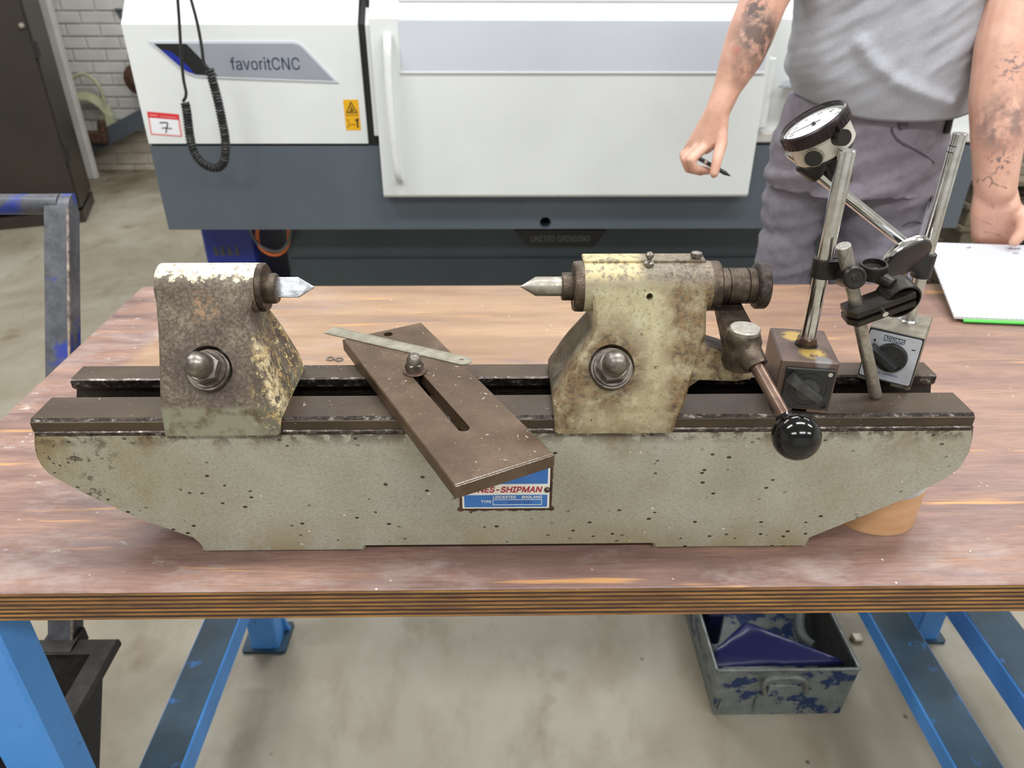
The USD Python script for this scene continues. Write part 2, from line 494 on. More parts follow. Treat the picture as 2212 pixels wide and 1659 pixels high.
def bed_paint():
    g = G()
    p = g.pos()
    n = g.noise(p, 9, 6, 0.6)
    c = g.ramp(n, [(0.3, lin(152, 149, 132)), (0.5, lin(163, 161, 147)), (0.7, lin(171, 170, 158))])
    mott = g.noise(g.pos((1, 1, 1.4)), 330, 5, 0.75)
    c = g.mx(g.rng(mott, 0.5, 0.7, 0, 0.55), c, lin(112, 110, 92))
    c = g.mx(g.rng(mott, 0.48, 0.32, 0, 0.35), c, lin(186, 186, 174))
    x, z = g.axis(0), g.axis(2)
    ends = g.rng(g.math('absolute', g.math('add', x, 0.06)), 0.2, 0.42, 0, 1)
    low = g.rng(z, 0.90, 0.855, 0, 0.7)
    yel = g.mul(g.rng(g.noise(g.pos((1, 1, 0.6)), 14, 5, 0.65), 0.42, 0.6, 0, 0.85), g.math('maximum', g.mul(ends, g.rng(x, 0.1, -0.2, 0.35, 1)), low))
    c = g.mx(yel, c, lin(140, 122, 76))
    # oil that ran from the rails
    oil = g.mul(g.rng(z, 0.955, 1.0, 0, 1), g.rng(g.noise(g.pos((1, 1, 0.5)), 22, 5, 0.65), 0.5, 0.66, 0, 0.85))
    c = g.mx(oil, c, lin(112, 86, 48))
    rim = g.mul(g.rng(z, 0.982, 0.998, 0, 1), g.rng(g.noise(p, 60, 4, 0.7), 0.46, 0.54, 0, 1))
    c = g.mx(g.mul(rim, 0.9), c, lin(52, 38, 26))
    chipl = g.mul(g.rng(g.noise(g.pos(loc=(1, 0, 0)), 75, 4, 0.7), 0.56, 0.6, 0, 1), g.rng(x, -0.34, -0.425, 0, 1))
    c = g.mx(chipl, c, lin(48, 36, 26))
    v = g.voro(g.pos((1, 1, 1.6), rot=(0, 0.5, 0)), 62)
    chips = g.mul(g.rng(v, 0.12, 0.16, 1, 0), g.rng(g.noise(g.pos(loc=(2, 2, 2)), 12, 3), 0.47, 0.52, 0, 1))
    c = g.mx(chips, c, lin(52, 40, 28))
    glint = g.mul(g.rng(g.voro(g.pos(loc=(0.013, 0, 0.009)), 62), 0.07, 0.1, 1, 0), g.rng(g.noise(g.pos(loc=(4, 4, 4)), 16, 3), 0.55, 0.58, 0, 1))
    c = g.mx(glint, c, lin(214, 208, 180))
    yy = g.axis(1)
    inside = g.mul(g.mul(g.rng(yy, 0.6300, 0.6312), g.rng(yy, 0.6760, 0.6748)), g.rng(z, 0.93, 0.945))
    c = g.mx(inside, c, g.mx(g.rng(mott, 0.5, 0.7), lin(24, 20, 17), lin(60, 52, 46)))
    h = g.math('subtract', g.mul(mott, 0.5), chips)
    MATS['bed_paint'] = g.done('bed_paint', c, 0.42, 0, g.bump(h, 0.35, 0.0012))


def head_paint():
    g = G()
    p = g.pos()
    n = g.noise(p, 34, 5, 0.62)
    fine = g.noise(p, 330, 5, 0.75)
    c = g.ramp(n, [(0.3, lin(96, 84, 74)), (0.5, lin(122, 110, 96)), (0.7, lin(148, 138, 120))])
    c = g.mx(g.rng(fine, 0.42, 0.6, 0.65, 0), c, lin(56, 45, 38))
    c = g.mx(g.rng(fine, 0.56, 0.75, 0, 0.5), c, lin(160, 150, 128))
    z, x = g.axis(2), g.axis(0)
    lip = g.rng(z, 1.031, 1.026, 0, 1)
    lp = g.mx(g.rng(g.noise(p, 60, 5, 0.65), 0.48, 0.66, 0, 0.85), lin(142, 142, 122), lin(88, 70, 42))
    c = g.mx(g.mul(lip, 0.9), c, lp)
    # cream undercoat on the barrel's crown, where the top coat has gone
    e = g.math('add', z, g.rng(g.noise(p, 120, 5, 0.7), 0.3, 0.7, -0.007, 0.007))
    top = g.rng(e, 1.1375, 1.1395, 0, 1)
    cream = g.mx(g.rng(g.noise(p, 150, 5, 0.7), 0.55, 0.62, 0, 0.8), lin(228, 218, 186), lin(120, 104, 82))
    cream = g.mx(g.rng(g.noise(g.pos(loc=(3, 3, 3)), 70, 4, 0.6), 0.62, 0.66, 0, 0.9), cream, lin(92, 92, 88))
    c = g.mx(top, c, cream)
    # flaked paint on the flank and bare patches on the front
    flank = g.math('subtract', g.rng(x, -0.232, -0.214, 0, 1), g.rng(z, 1.088, 1.10, 0, 1), True)
    fl = g.mul(g.rng(g.noise(g.pos((1, 1, 0.7)), 95, 7, 0.78), 0.52, 0.57, 0, 1), flank)
    c = g.mx(g.mul(flank, 0.5), c, lin(58, 46, 36))
    c = g.mx(g.mul(fl, 0.85), c, lin(178, 148, 96))
    fl2 = g.mul(g.rng(g.noise(g.pos(loc=(7, 1, 1)), 140, 6, 0.75), 0.57, 0.61, 0, 1), flank)
    c = g.mx(fl2, c, lin(222, 204, 150))
    pt = g.mul(g.ball((-0.266, 0.618, 1.115), 0.004, 0.018), g.rng(g.noise(p, 170, 5, 0.72), 0.5, 0.56, 0, 0.85))
    c = g.mx(pt, c, lin(168, 132, 98))
    y = g.axis(1)
    ed = g.math('absolute', g.math('add', x, g.math('add', g.mul(z, 0.26), 0.2065 - 0.26 * 1.0274)))
    ew = g.mul(g.mul(g.rng(ed, 0.0055, 0.0015), g.rng(g.noise(p, 120, 5, 0.75), 0.44, 0.54)), g.mul(g.rng(y, 0.622, 0.612), g.rng(z, 1.088, 1.078)))
    c = g.mx(g.mul(ew, 0.9), c, lin(206, 190, 152))
    ring = g.mul(g.ball((-0.265, 0.599, 1.062), 0.02, 0.045), g.rng(g.noise(p, 40, 4, 0.7), 0.4, 0.6, 0, 0.55))
    c = g.mx(ring, c, lin(78, 64, 66))
    MATS['head_paint'] = g.done('head_paint', c, g.rng(fine, 0.3, 0.7, 0.38, 0.55), 0, g.bump(g.math('add', g.mul(fine, 0.5), g.mul(fl, 0.6)), 0.45, 0.0016))


def tail_paint():
    g = G()
    p = g.pos()
    n = g.noise(p, 30, 5, 0.62)
    fine = g.noise(p, 280, 5, 0.75)
    c = g.ramp(n, [(0.3, lin(158, 148, 114)), (0.5, lin(178, 170, 136)), (0.7, lin(192, 186, 158))])
    c = g.mx(g.rng(fine, 0.5, 0.66, 0, 0.6), c, lin(112, 98, 68))
    z, x, y = g.axis(2), g.axis(0), g.axis(1)
    big = g.noise(g.pos(loc=(2, 5, 1)), 60, 6, 0.7)
    # oily brown round the clamp, along the lower edge and towards both flanks
    m1 = g.ball((0.092, 0.598, 1.061), 0.020, 0.060)
    m2 = g.rng(x, 0.138, 0.165, 0, 1.0)
    m3_ = g.rng(x, 0.095, 0.060, 0, 0.9)
    m4 = g.rng(z, 1.025, 1.0, 0, 0.6)
    m = g.math('maximum', g.math('maximum', m1, m2), g.math('maximum', m3_, m4))
    st = g.mul(g.rng(big, 0.38, 0.56, 0.3, 1), g.rng(m, 0.05, 0.75))
    c = g.mx(g.mul(st, 0.9), c, g.mx(g.rng(fine, 0.38, 0.62), lin(60, 42, 32), lin(128, 100, 62)))
    blk = g.mul(g.rng(g.noise(g.pos(loc=(4, 4, 1)), 44, 5, 0.7), 0.52, 0.62, 0, 0.9), g.math('maximum', g.ball((0.1, 0.598, 1.061), 0.018, 0.036), g.rng(x, 0.185, 0.2, 0, 1)))
    c = g.mx(blk, c, lin(52, 38, 36))
    # grimy crown with a yellowed patch at the nose
    crown = g.mul(g.rng(z, 1.128, 1.138, 0, 1), 0.85)
    c = g.mx(crown, c, g.mx(g.rng(fine, 0.4, 0.62), lin(76, 66, 58), lin(140, 128, 108)))
    nose = g.mul(g.mul(g.rng(x, 0.132, 0.122, 0, 1), g.rng(z, 1.133, 1.139, 0, 1)), g.rng(g.noise(p, 140, 4, 0.7), 0.4, 0.5, 0.2, 1))
    c = g.mx(nose, c, lin(192, 176, 132))
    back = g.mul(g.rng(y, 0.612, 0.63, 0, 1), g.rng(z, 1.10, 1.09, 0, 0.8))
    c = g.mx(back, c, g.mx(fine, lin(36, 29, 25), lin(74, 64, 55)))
    armm = g.mul(g.rng(x, 0.183, 0.192, 0, 1), g.rng(z, 1.10, 1.095, 0, 1))
    c = g.mx(g.mul(armm, g.rng(big, 0.4, 0.55, 0.15, 0.85)), c, g.mx(g.rng(fine, 0.4, 0.62), lin(46, 34, 28), lin(120, 96, 62)))
    topm = g.mul(armm, g.rng(g.add('separate_xyz', 'z', vector=g.add('geometry', 'normal')), 0.45, 0.7, 0, 1))
    c = g.mx(g.mul(topm, 0.85), c, lin(44, 36, 34))
    scr = g.rng(g.noise(g.pos((1.2, 1, 1), rot=(0, 0.7, 0)), 150, 3, 0.5), 0.7, 0.73, 0, 0.8)
    c = g.mx(scr, c, lin(70, 60, 44))
    MATS['tail_paint'] = g.done('tail_paint', c, g.rng(fine, 0.3, 0.7, 0.34, 0.5), 0, g.bump(g.math('subtract', g.mul(fine, 0.6), scr), 0.5, 0.0014))


def rail_steel():
    g = G()
    n = g.noise(g.pos((0.35, 1, 1)), 26, 5, 0.6)
    fine = g.noise(g.pos((0.3, 1, 1)), 300, 4, 0.7)
    c = g.ramp(n, [(0.3, lin(58, 46, 36)), (0.5, lin(71, 58, 46)), (0.7, lin(86, 73, 58))])
    c = g.mx(g.rng(fine, 0.55, 0.75, 0, 0.4), c, lin(62, 52, 42))
    sp = g.mul(g.rng(g.voro(g.pos(), 190), 0.05, 0.12, 1, 0), g.rng(g.noise(g.pos(), 60, 3), 0.56, 0.6, 0, 1))
    c = g.mx(sp, c, lin(206, 196, 176))
    MATS['rail_steel'] = g.done('rail_steel', c, g.rng(n, 0.3, 0.7, 0.42, 0.56), 0.35, g.bump(fine, 0.12, 0.0008))
    g = G()
    n = g.noise(g.pos((0.6, 1, 1)), 190, 5, 0.7)
    c = g.ramp(n, [(0.35, lin(40, 32, 28)), (0.55, lin(80, 72, 68)), (0.7, lin(178, 172, 166))])
    MATS['oily_edge'] = g.done('oily_edge', c, 0.24, 0.7, g.bump(n, 0.5, 0.001))
    g = G()
    n = g.noise(g.pos((1, 1, 1), rot=(0, 0, 0.9)), 22, 6, 0.66)
    fine = g.noise(g.pos(), 260, 4, 0.7)
    c = g.ramp(n, [(0.3, lin(70, 54, 40)), (0.5, lin(88, 70, 53)), (0.7, lin(105, 88, 70))])
    c = g.mx(g.rng(fine, 0.5, 0.75, 0, 0.5), c, lin(66, 52, 42))
    c = g.mx(g.rng(g.noise(g.pos(loc=(1, 1, 1)), 34, 6, 0.7), 0.6, 0.72, 0, 0.5), c, lin(132, 118, 102))
    sp = g.mul(g.rng(g.voro(g.pos(), 230), 0.05, 0.13, 1, 0), g.rng(g.noise(g.pos(), 70, 3), 0.54, 0.58, 0, 1))
    c = g.mx(sp, c, lin(216, 206, 188))
    MATS['plate_brown'] = g.done('plate_brown', c, g.rng(n, 0.3, 0.7, 0.42, 0.54), 0.35, g.bump(fine, 0.12, 0.0008))


def left_base_steel():
    g = G()
    n = g.noise(g.pos(), 40, 5, 0.6)
    c = g.ramp(n, [(0.3, lin(82, 66, 60)), (0.6, lin(108, 90, 82))])
    yel = g.mul(g.rng(g.noise(g.pos(), 70, 4, 0.6), 0.42, 0.48), g.math('maximum', g.ball((0.283, 0.648, 1.0688), 0.008, 0.013), g.ball((0.288, 0.612, 1.0688), 0.008, 0.014)))
    c = g.mx(yel, c, lin(196, 166, 92))
    gr = g.mul(g.ball((0.293, 0.598, 1.068), 0.006, 0.009), 1.0)
    c = g.mx(gr, c, lin(136, 134, 132))
    MATS['left_base_steel'] = g.done('left_base_steel', c, 0.42, 0.4, g.bump(n, 0.1, 0.001))


def skin(name, inks):
    g = G()
    n = g.noise(g.pos(), 30, 4, 0.6)
    c = g.ramp(n, [(0.3, lin(198, 150, 130)), (0.7, lin(214, 172, 152))])
    for p, r0, r1, dens, scale, a, b, col in inks:
        m = g.mul(g.ball(p, r0, r1), g.rng(g.noise(g.pos(loc=tuple(np.array(p) * 3)), scale, 4, 0.6), a, b, 0, dens))
        c = g.mx(m, c, col)
    MATS[name] = g.done(name, c, 0.5, 0, g.bump(g.noise(g.pos(), 500, 3), 0.12, 0.001), subsurface_weight=0.12, subsurface_radius=(1.0, 0.35, 0.2), subsurface_scale=0.006)


def lined_paper():
    g = G()
    x = g.axis(0)
    y = g.axis(1)
    w = g.add('wave_texture', 'fac', vector=g.pos(rot=(0, 0, -0.10)), scale=40.0, wave_type='bands', bands_direction='x', profile='sine')
    c = g.mx(g.rng(w, 0.86, 0.98, 0, 0.9), lin(208, 210, 216), lin(136, 148, 190))
    MATS['lined_paper'] = g.done('lined_paper', c, 0.7)
    mat('paper', lin(240, 240, 240), None, 5, 0.7)


def far_brick():
    g = G()
    b = g.add('brick_texture', 'color', vector=g.add('mapping', 'vector', vector=g.add('combine_xyz', 'vector', x=g.axis(0), y=g.axis(2), z=0.0)), color1=lin(208, 207, 203), color2=lin(202, 200, 195), mortar=lin(184, 182, 177), scale=1.0, brick_width=0.225, row_height=0.0771, mortar_size=0.008)
    MATS['far_brick'] = g.done('far_brick', b, 0.8)


MATS['crystal'] = usdkit.material(stage, '/World/Looks/crystal', {'t': ('transparent_bsdf', {'color': (0.98, 0.985, 0.985)}), 'g': ('glossy_bsdf', {'roughness': 0.05, 'color': (1, 1, 1)}), 'm': ('mix_closure', {'fac': 0.07})}, [('t.BSDF', 'm.closure1'), ('g.BSDF', 'm.closure2')], surface='m.closure')
concrete(); wood(); bed_paint(); head_paint(); tail_paint(); rail_steel(); left_base_steel(); lined_paper(); far_brick()

# ------------------------------------------------------------------ the room
YW = 5.575
XL, XR, YF, ZC = -4.6, 5.2, -3.6, 3.9
single('floor', box((XL, YF, -0.1), (XR, YW, 0)), 'concrete', kind='structure')
single('ceiling', box((XL, YF, ZC), (XR, YW, ZC + 0.1)), 'ceiling_white', kind='structure')
single('wall_left', box((XL - 0.15, YF, 0), (XL, YW, ZC)), 'wall_white', kind='structure')
single('wall_right', box((XR, YF, 0), (XR + 0.15, YW, ZC)), 'wall_white', kind='structure')
single('wall_front', box((XL, YF - 0.15, 0), (XR, YF, ZC)), 'wall_white', kind='structure')
wall = thing('wall_back', loc=(0, YW, 0), kind='structure')
C0, CH, BL = 0.0, 0.0771, 0.2225
z_ref = ony(160, 51.8, YW)[2]                                   # a bed joint seen beside the post
z0 = z_ref - math.floor(z_ref / CH) * CH - CH
x_ref = ony(180, 65, YW)[0]
part(wall, 'mortar_bed', box((XL, YW + 0.006, 0), (-1.4, YW + 0.2, 1.62)), 'mortar')
part(wall, 'far_brickwork', uni([box((-1.4, YW, 0), (XR, YW + 0.2, ZC)), box((XL, YW, 1.62), (-1.4, YW + 0.2, ZC))]), 'far_brick')
k = 0
zz = z0
while zz < 1.38:
    off = (round((zz - z_ref) / CH) % 2) * BL / 2
    xx = x_ref - BL * math.ceil((x_ref + 4.55) / BL) + off
    while xx < -1.45:
        a, b = max(xx + 0.005, XL), min(xx + BL - 0.005, -1.4)
        lo, hi = max(zz + 0.005, 0.0), min(zz + CH - 0.005, 1.62)
        if b - a > 0.03 and hi - lo > 0.02 and k < 295:
            d = 0.004 * rng.random()
            part(wall, 'brick', rbox((a, YW - 0.002 - d, lo), (b, YW + 0.03, hi), 0.004), 'brick_paint' if zz > 0.22 else 'brick_paint_low', smooth=False)
            k += 1
        xx += BL
    zz += CH

# the painted box column against the wall
pb = onz(196, 389, 0.0)
py0 = pb[1]
pxl, pxr = ony(143, 250, py0)[0], ony(170.5, 250, py0)[0]
col = thing('trim_1', loc=(pxl, py0, 0), kind='structure')
part(col, 'column', rbox((pxl, py0, 0), (pxr, py0 + 0.06, ZC), 0.01), 'post_white')
wa = ony(258, 22, YW)
single('conduit_bracket', uni([rbox(wa + V(-0.02, -0.03, -0.005), wa + V(0.02, 0.0, 0.012), 0.002), rbox(wa + V(-0.006, -0.02, -0.045), wa + V(0.012, 0.0, -0.002), 0.002)]), 'beam_grey', 'small grey bracket screwed high on the white brick wall above the machine corner', 'bracket')

# ------------------------------------------------------------------ dark steel cabinet on the left
cb = onz(186, 480, 0.0)
ang = math.radians(19)
cd = V(math.cos(ang), math.sin(ang), 0)
cn = V(math.sin(ang), -math.cos(ang), 0)
cw, cdep, chh = 1.1, 0.45, 1.95


def cabp(a, d, z):
    """Along the front from its right corner, outward from the front, up."""
    return cb - cd * a + cn * d + V(0, 0, z)


def cabbox(a0, a1, d0, d1, z0_, z1_):
    return hull([cabp(a, d, z) for a in (a0, a1) for d in (d0, d1) for z in (z0_, z1_)])


cab = thing('steel_cabinet', 'tall dark brown steel cabinet beside the white column at the left', 'cabinet', loc=cb)
part(cab, 'body', uni([cabbox(0, cw, -cdep, 0, 0.09, chh), cabbox(-0.0, cw, -cdep, 0.0, 0.0, 0.07)]), 'cabinet_brown')
part(cab, 'door', cabbox(0.012, cw - 0.02, 0, 0.016, 0.12, chh - 0.03), 'cabinet_brown')
for hz in (0.36, 0.9, 1.6):
    part(cab, 'hinge', cabbox(-0.012, 0.012, -0.02, 0.02, hz, hz + 0.075), 'rubber')
d_ = look_at(47, 55)
t_ = ((cabp(0.0, 0.016, 0) - CAM) @ cn) / (d_ @ cn)
lk = CAM + d_ * t_
part(cab, 'lock', lathe([(0.016, 0), (0.016, 0.012), (0.011, 0.02), (0.004, 0.021)], lk, cn, 20), 'dull_steel', label='bright round key lock')

# ------------------------------------------------------------------ grey beam, hose coil and rusty cover near the back wall
yb = py0 + 0.14
bp = [ony(*p, yb) for p in ((120, 333), (120, 372), (360, 250), (360, 205))]
single('trunking_beam', hull([p + V(0, d, 0) for p in bp for d in (0, 0.09)]), 'beam_grey', 'slanting grey steel beam between the white column and the machine', 'beam')
hc = ony(188, 250, 5.49)
coil = []
for lp in range(5):
    for a in np.linspace(0, 2 * np.pi, 40, endpoint=False):
        f = lp + a / (2 * np.pi)
        R = 0.17 - 0.008 * lp
        coil.append(hc + V(R * math.cos(a + 0.3), -0.008 * f + 0.02, R * 0.95 * math.sin(a + 0.3) - 0.02))
hose = thing('hose_coil', 'pale translucent hose coiled behind the white column', 'hose', loc=hc)
part(hose, 'coil', tube(coil, 0.013, 8), 'hose_clear')
pts = [ony(u, v, 5.49) for u, v in ((150, 200), (160, 168), (178, 160), (200, 170), (218, 195), (226, 225), (222, 255), (214, 285))]
part(hose, 'loose_loop', tube(spline(pts, 50), 0.013, 8), 'hose_clear')
rc = ony(208, 290, 5.41)
single('rusty_bracket', uni([rbox(rc + V(-0.1, -0.03, -0.06), rc + V(0.07, 0.03, 0.02), 0.01), cyl(rc + V(0.04, 0, 0), rc + V(0.06, 0, 0.09), 0.028, ch=0.005)]), 'rust_brown', 'rusty brown bracket under the hose coil behind the column', 'bracket')
vc = ony(290, 172, 5.40)
single('rusty_valve', uni([lathe([(0.05, 0), (0.1, 0.015), (0.1, 0.05), (0.06, 0.07), (0.03, 0.1)], vc + V(0.03, 0.05, 0), V(0, -1, 0), 24), rbox(vc + V(-0.01, 0, 0.02), vc + V(0.06, YW - 0.006 - vc[1], 0.17), 0.01)]), 'rust_brown', 'rusty brown round valve half hidden behind the machine corner', 'valve')

# ------------------------------------------------------------------ the grinding machine
YM = 2.40
mp = lambda u, v, y=YM: ony(u, v, y)
zt = mp(500, 53)[2]            # top edge of the white cover front
zs = mp(560, 313)[2]           # seam between white cover and grey apron
za = mp(900, 495)[2]           # lower edge of the apron
xl = mp(322, 312)[0]
xr = mp(2088, 420)[0]
mach = thing('grinding_machine', 'large white and grey grinding machine behind the bench', 'machine', loc=(0, YM, 0))
xg0, xg1 = mp(790, 200)[0], mp(800, 200)[0]
DEPTH = 1.35
ztop = zt + 0.42


def side_prism(x0, x1, prof):
    """Extrudes a (y, z) outline from x0 to x1."""
    m = extrude(Polygon(prof), x1 - x0)
    return m.transform([[0, 0, 1, x0], [1, 0, 0, 0], [0, 1, 0, 0]])


xgl = mp(794.5, 300)[0]
part(mach, 'side_cover', side_prism(xl, xgl, [(YM, zs + 0.004), (YM, zt), (YM + 0.42, ztop), (YM + DEPTH, ztop), (YM + DEPTH, zs + 0.004)]), 'white_paint')
xgr = mp(811, 300)[0]
part(mach, 'gasket', side_prism(xgl, xgr + 0.004, [(YM + 0.012, zs - 0.002), (YM + 0.012, zt), (YM + 0.43, ztop - 0.005), (YM + DEPTH, ztop - 0.005), (YM + DEPTH, zs)]), 'rubber')
hole = mp(1178, 481)
ap = box((xl, YM, za), (xr, YM + 0.30, zs - 0.004)) - cyl(hole + V(0, -0.05, 0), hole + V(0, 0.28, 0), 0.0185)
part(mach, 'apron', ap, 'apron_grey')
part(mach, 'seam', box((xl + 0.004, YM + 0.01, zs - 0.004), (xr - 0.004, YM + 0.29, zs + 0.004)), 'rubber')
# door, sliding in front of the covers
YD = YM - 0.05
dp = lambda u, v: ony(u, v, YD)
dl = dp(829, 424)[0]
dl2 = dp(796, 45)[0]
dr = 0.5 * (dp(1610, 425)[0] + dp(1637, 316)[0])
db = dp(1200, 426)[2]
dt = dp(1200, 41)[2]
dtop = dt + 0.34
wl, wb_ = dp(868, 150)[0], dp(1200, 154)[2]
dw = dp(1705, 80)[0]
door = side_prism(dl, dr, [(YD, db + 0.008), (YD + 0.006, db), (YD + 0.05, db), (YD + 0.05, dt), (YD + 0.42, dtop), (YD + 0.30, dtop + 0.01), (YD, dt)])
part(mach, 'door', door, 'white_paint')
mdoor = mach
part(mach, 'window_panel', hull([V(x, y, z) for x in (wl, dr - 0.012) for y, z in ((YD - 0.003, wb_), (YD - 0.003, dt - 0.004), (YD + 0.001, wb_ - 0.003), (YD + 0.001, dt - 0.002))]), 'white_panel', label='pale bluish window panel in the upper door')
part(mach, 'window_trim', rbox((wl - 0.004, YD - 0.005, wb_ - 0.006), (dr - 0.01, YD + 0.001, wb_), 0.001), 'white_paint')
gr_y, gr_z = 0.30, 0.0
hl = np.array([(YD - 0.002, dt), (YD + 0.37, dtop)])
for s in (0.12, 0.3):
    a = hl[0] + (hl[1] - hl[0]) * s
    part(mach, 'lip', rbox((wl, a[0] - 0.012, a[1]), (dr - 0.01, a[0] + 0.012, a[1] + 0.012), 0.002), 'white_paint')
hpts = [dp(u, v) for u, v in ((831, 72), (833, 90), (836, 140), (841, 210), (847, 280), (853, 340), (858, 380), (859, 391))]
bow = [0.0, -0.025, -0.04, -0.046, -0.046, -0.04, -0.025, 0.0]
hp = spline([p + V(0.008, b - 0.006, 0) for p, b in zip(hpts, bow)], 40)
hs = []
for i in range(len(hp) - 1):
    q = []
    for p in (hp[i], hp[i + 1]):
        q += [p + V(sx * 0.013 * cx, sy, 0) for sx in (-1, 1) for cx, sy in ((1, 0.012), (0.75, -0.006), (0.3, -0.010))]
    hs.append(hull(q))
part(mach, 'handle', uni(hs), 'white_paint', label='long bowed white door handle')
part(mach, 'door_edge', uni([box((xgr, YM - 0.012, zs + 0.03), (dl + 0.004, YM + 0.02, zt)), side_prism(xgr, dl + 0.004, [(YM - 0.012, zt), (YM + 0.03, zt), (YM + 0.44, ztop), (YM + 0.40, ztop)]), ]), 'white_paint')
part(mach, 'slide_pocket', box((xgr, YM + 0.03, zs - 0.002), (dl + 0.05, YM + 0.06, zs + 0.6)), 'rubber')
# right hand cover, set back, with its small shelf
xc = dr + 0.004
ztr = mp(1700, 43)[2]
part(mach, 'right_cover', side_prism(xc, xr, [(YM + 0.03, mp(1680, 283, YM + 0.03)[2]), (YM + 0.03, ztr), (YM + 0.42, ztr + 0.33), (YM + DEPTH, ztr + 0.33), (YM + DEPTH, zs + 0.004), (YM + 0.06, zs + 0.004)]), 'white_paint')
part(mach, 'pillar', rbox((dr - 0.01, YM - 0.012, zs + 0.05), (mp(1664, 200)[0], YM + 0.04, ztr - 0.1), 0.004), 'white_paint')
s0 = mp(1674, 181)
part(mach, 'small_shelf', hull([s0 + V(0, -0.035, 0), s0 + V(0.24, -0.035, 0), s0 + V(0.045, 0.03, 0.005), s0 + V(0.24, 0.03, 0.005), s0 + V(0, -0.035, -0.006), s0 + V(0.24, -0.035, -0.006), s0 + V(0.24, 0.03, -0.006), s0 + V(0.04, 0.03, -0.006)]), 'logo_silver', label='small grey shelf beside the door')
part(mach, 'cill', rbox((xc, YM + 0.004, zs + 0.004), (xr, YM + 0.05, mp(1680, 283, YM + 0.03)[2]), 0.004), 'post_white', label='beige cill under the right cover')
# recessed plinth
YP = YM + 0.16
px0 = mp(622, 560, YP)[0]
part(mach, 'plinth', uni([rbox((px0, YP, 0.02), (xr - 0.1, YP + 0.9, za - 0.003), 0.004), rbox((px0 + 0.01, YP - 0.01, 0.02), (xr - 0.12, YP + 0.02, mp(1000, 556, YP)[2]), 0.003)]), 'plinth_grey')
part(mach, 'foot_block', box((xl + 0.35, YM + 0.75, 0), (px0 + 0.1, YM + 1.2, za)), 'rubber')
YB = YP - 0.012
bq = [ony(u, v, YB) for u, v in ((1112, 497), (1310, 498), (1285, 531), (1278, 533), (1146, 533), (1138, 530))]
bz = za - 0.002
bpoly = Polygon([(p[0], min(p[2], bz)) for p in bq])
bd = part(mach, 'badge', xz(extrude(bpoly, 0.012), YB + 0.012), 'black_plastic', label='black trapezoid badge with raised grey lettering')
ba, bb = ony(1147, 522, YB), ony(1274, 522, YB)
part(bd, 'lettering', text('UNITED GRINDING', 0.021, (ba[0], YB, ba[2]), 0.001, width=bb[0] - ba[0]), 'badge_ink', smooth=False)
# swage logo on the left cover
L = lambda u, v: mp(u, v)[[0, 2]]
outer = Polygon([L(322, 89), L(635, 89), L(648, 93), L(658, 101), L(732, 178), L(470, 168), L(425, 165), L(405, 158), L(390, 148)])
inner = outer.buffer(-0.006, join_style=2)
lg = part(mach, 'logo_frame', xz(extrude(outer, 0.004), YM), 'white_panel', smooth=False)
part(lg, 'logo_plate', xz(extrude(inner, 0.0052), YM), 'logo_silver', label='silver logo plate')
blackp = inner.intersection(Polygon([L(320, 85), L(395, 85), L(478, 170), L(400, 172), L(330, 130)]))
part(lg, 'logo_stripe', xz(extrude(blackp, 0.0058), YM), 'ink_black', label='slanted black stripe')
bluep = inner.intersection(Polygon([L(340, 107), L(356, 107), L(372, 112), L(392, 127), L(410, 145), L(428, 166), L(395, 168), L(350, 130)]))
part(lg, 'logo_wave', xz(extrude(bluep, 0.0064), YM), 'logo_blue', label='blue curved field')
fa, fb = mp(501, 150), mp(650, 150)
part(lg, 'lettering', text('favoritCNC', 0.033, (fa[0], YM - 0.0052, fa[2]), 0.0008, bold=False, width=fb[0] - fa[0]), 'ink_navy', smooth=False, label='dark blue lettering')
# warning labels
wy = mp(758, 249)
wx0, wx1, wz0, wz1 = mp(744.5, 249)[0], mp(777, 249)[0], mp(760, 281.5)[2], mp(757, 215)[2]
ws = part(mach, 'warning_label', rbox((wx0, YM - 0.0008, wz0), (wx1, YM + 0.001, wz1), 0.0003), 'sticker_yellow', label='yellow two-part warning label')
wm = (wz0 + wz1) / 2
cx_ = (wx0 + wx1) / 2
tri = Polygon([(cx_ - 0.018, wm + 0.006), (cx_ + 0.018, wm + 0.006), (cx_, wm + 0.040)])
marks = [tri.difference(tri.buffer(-0.0028))]
marks.append(Polygon([(wx0 + 0.003, wm - 0.0006), (wx1 - 0.003, wm - 0.0006), (wx1 - 0.003, wm + 0.0008), (wx0 + 0.003, wm + 0.0008)]))
marks.append(Point(cx_, wm + 0.016).buffer(0.0045).difference(Point(cx_, wm + 0.016).buffer(0.002)))
marks.append(LineString([(cx_ - 0.006, wm + 0.011), (cx_ + 0.006, wm + 0.013), (cx_ + 0.001, wm + 0.021), (cx_ - 0.002, wm + 0.026)]).buffer(0.0011))
man = unary_union([Point(cx_ + 0.014, wm - 0.012).buffer(0.0028), LineString([(cx_ + 0.014, wm - 0.014), (cx_ + 0.014, wm - 0.026)]).buffer(0.0026), LineString([(cx_ + 0.014, wm - 0.025), (cx_ + 0.012, wm - 0.036)]).buffer(0.0013), LineString([(cx_ + 0.014, wm - 0.025), (cx_ + 0.016, wm - 0.036)]).buffer(0.0013), LineString([(cx_ + 0.007, wm - 0.014), (cx_ + 0.014, wm - 0.017), (cx_ + 0.019, wm - 0.013)]).buffer(0.0013)])
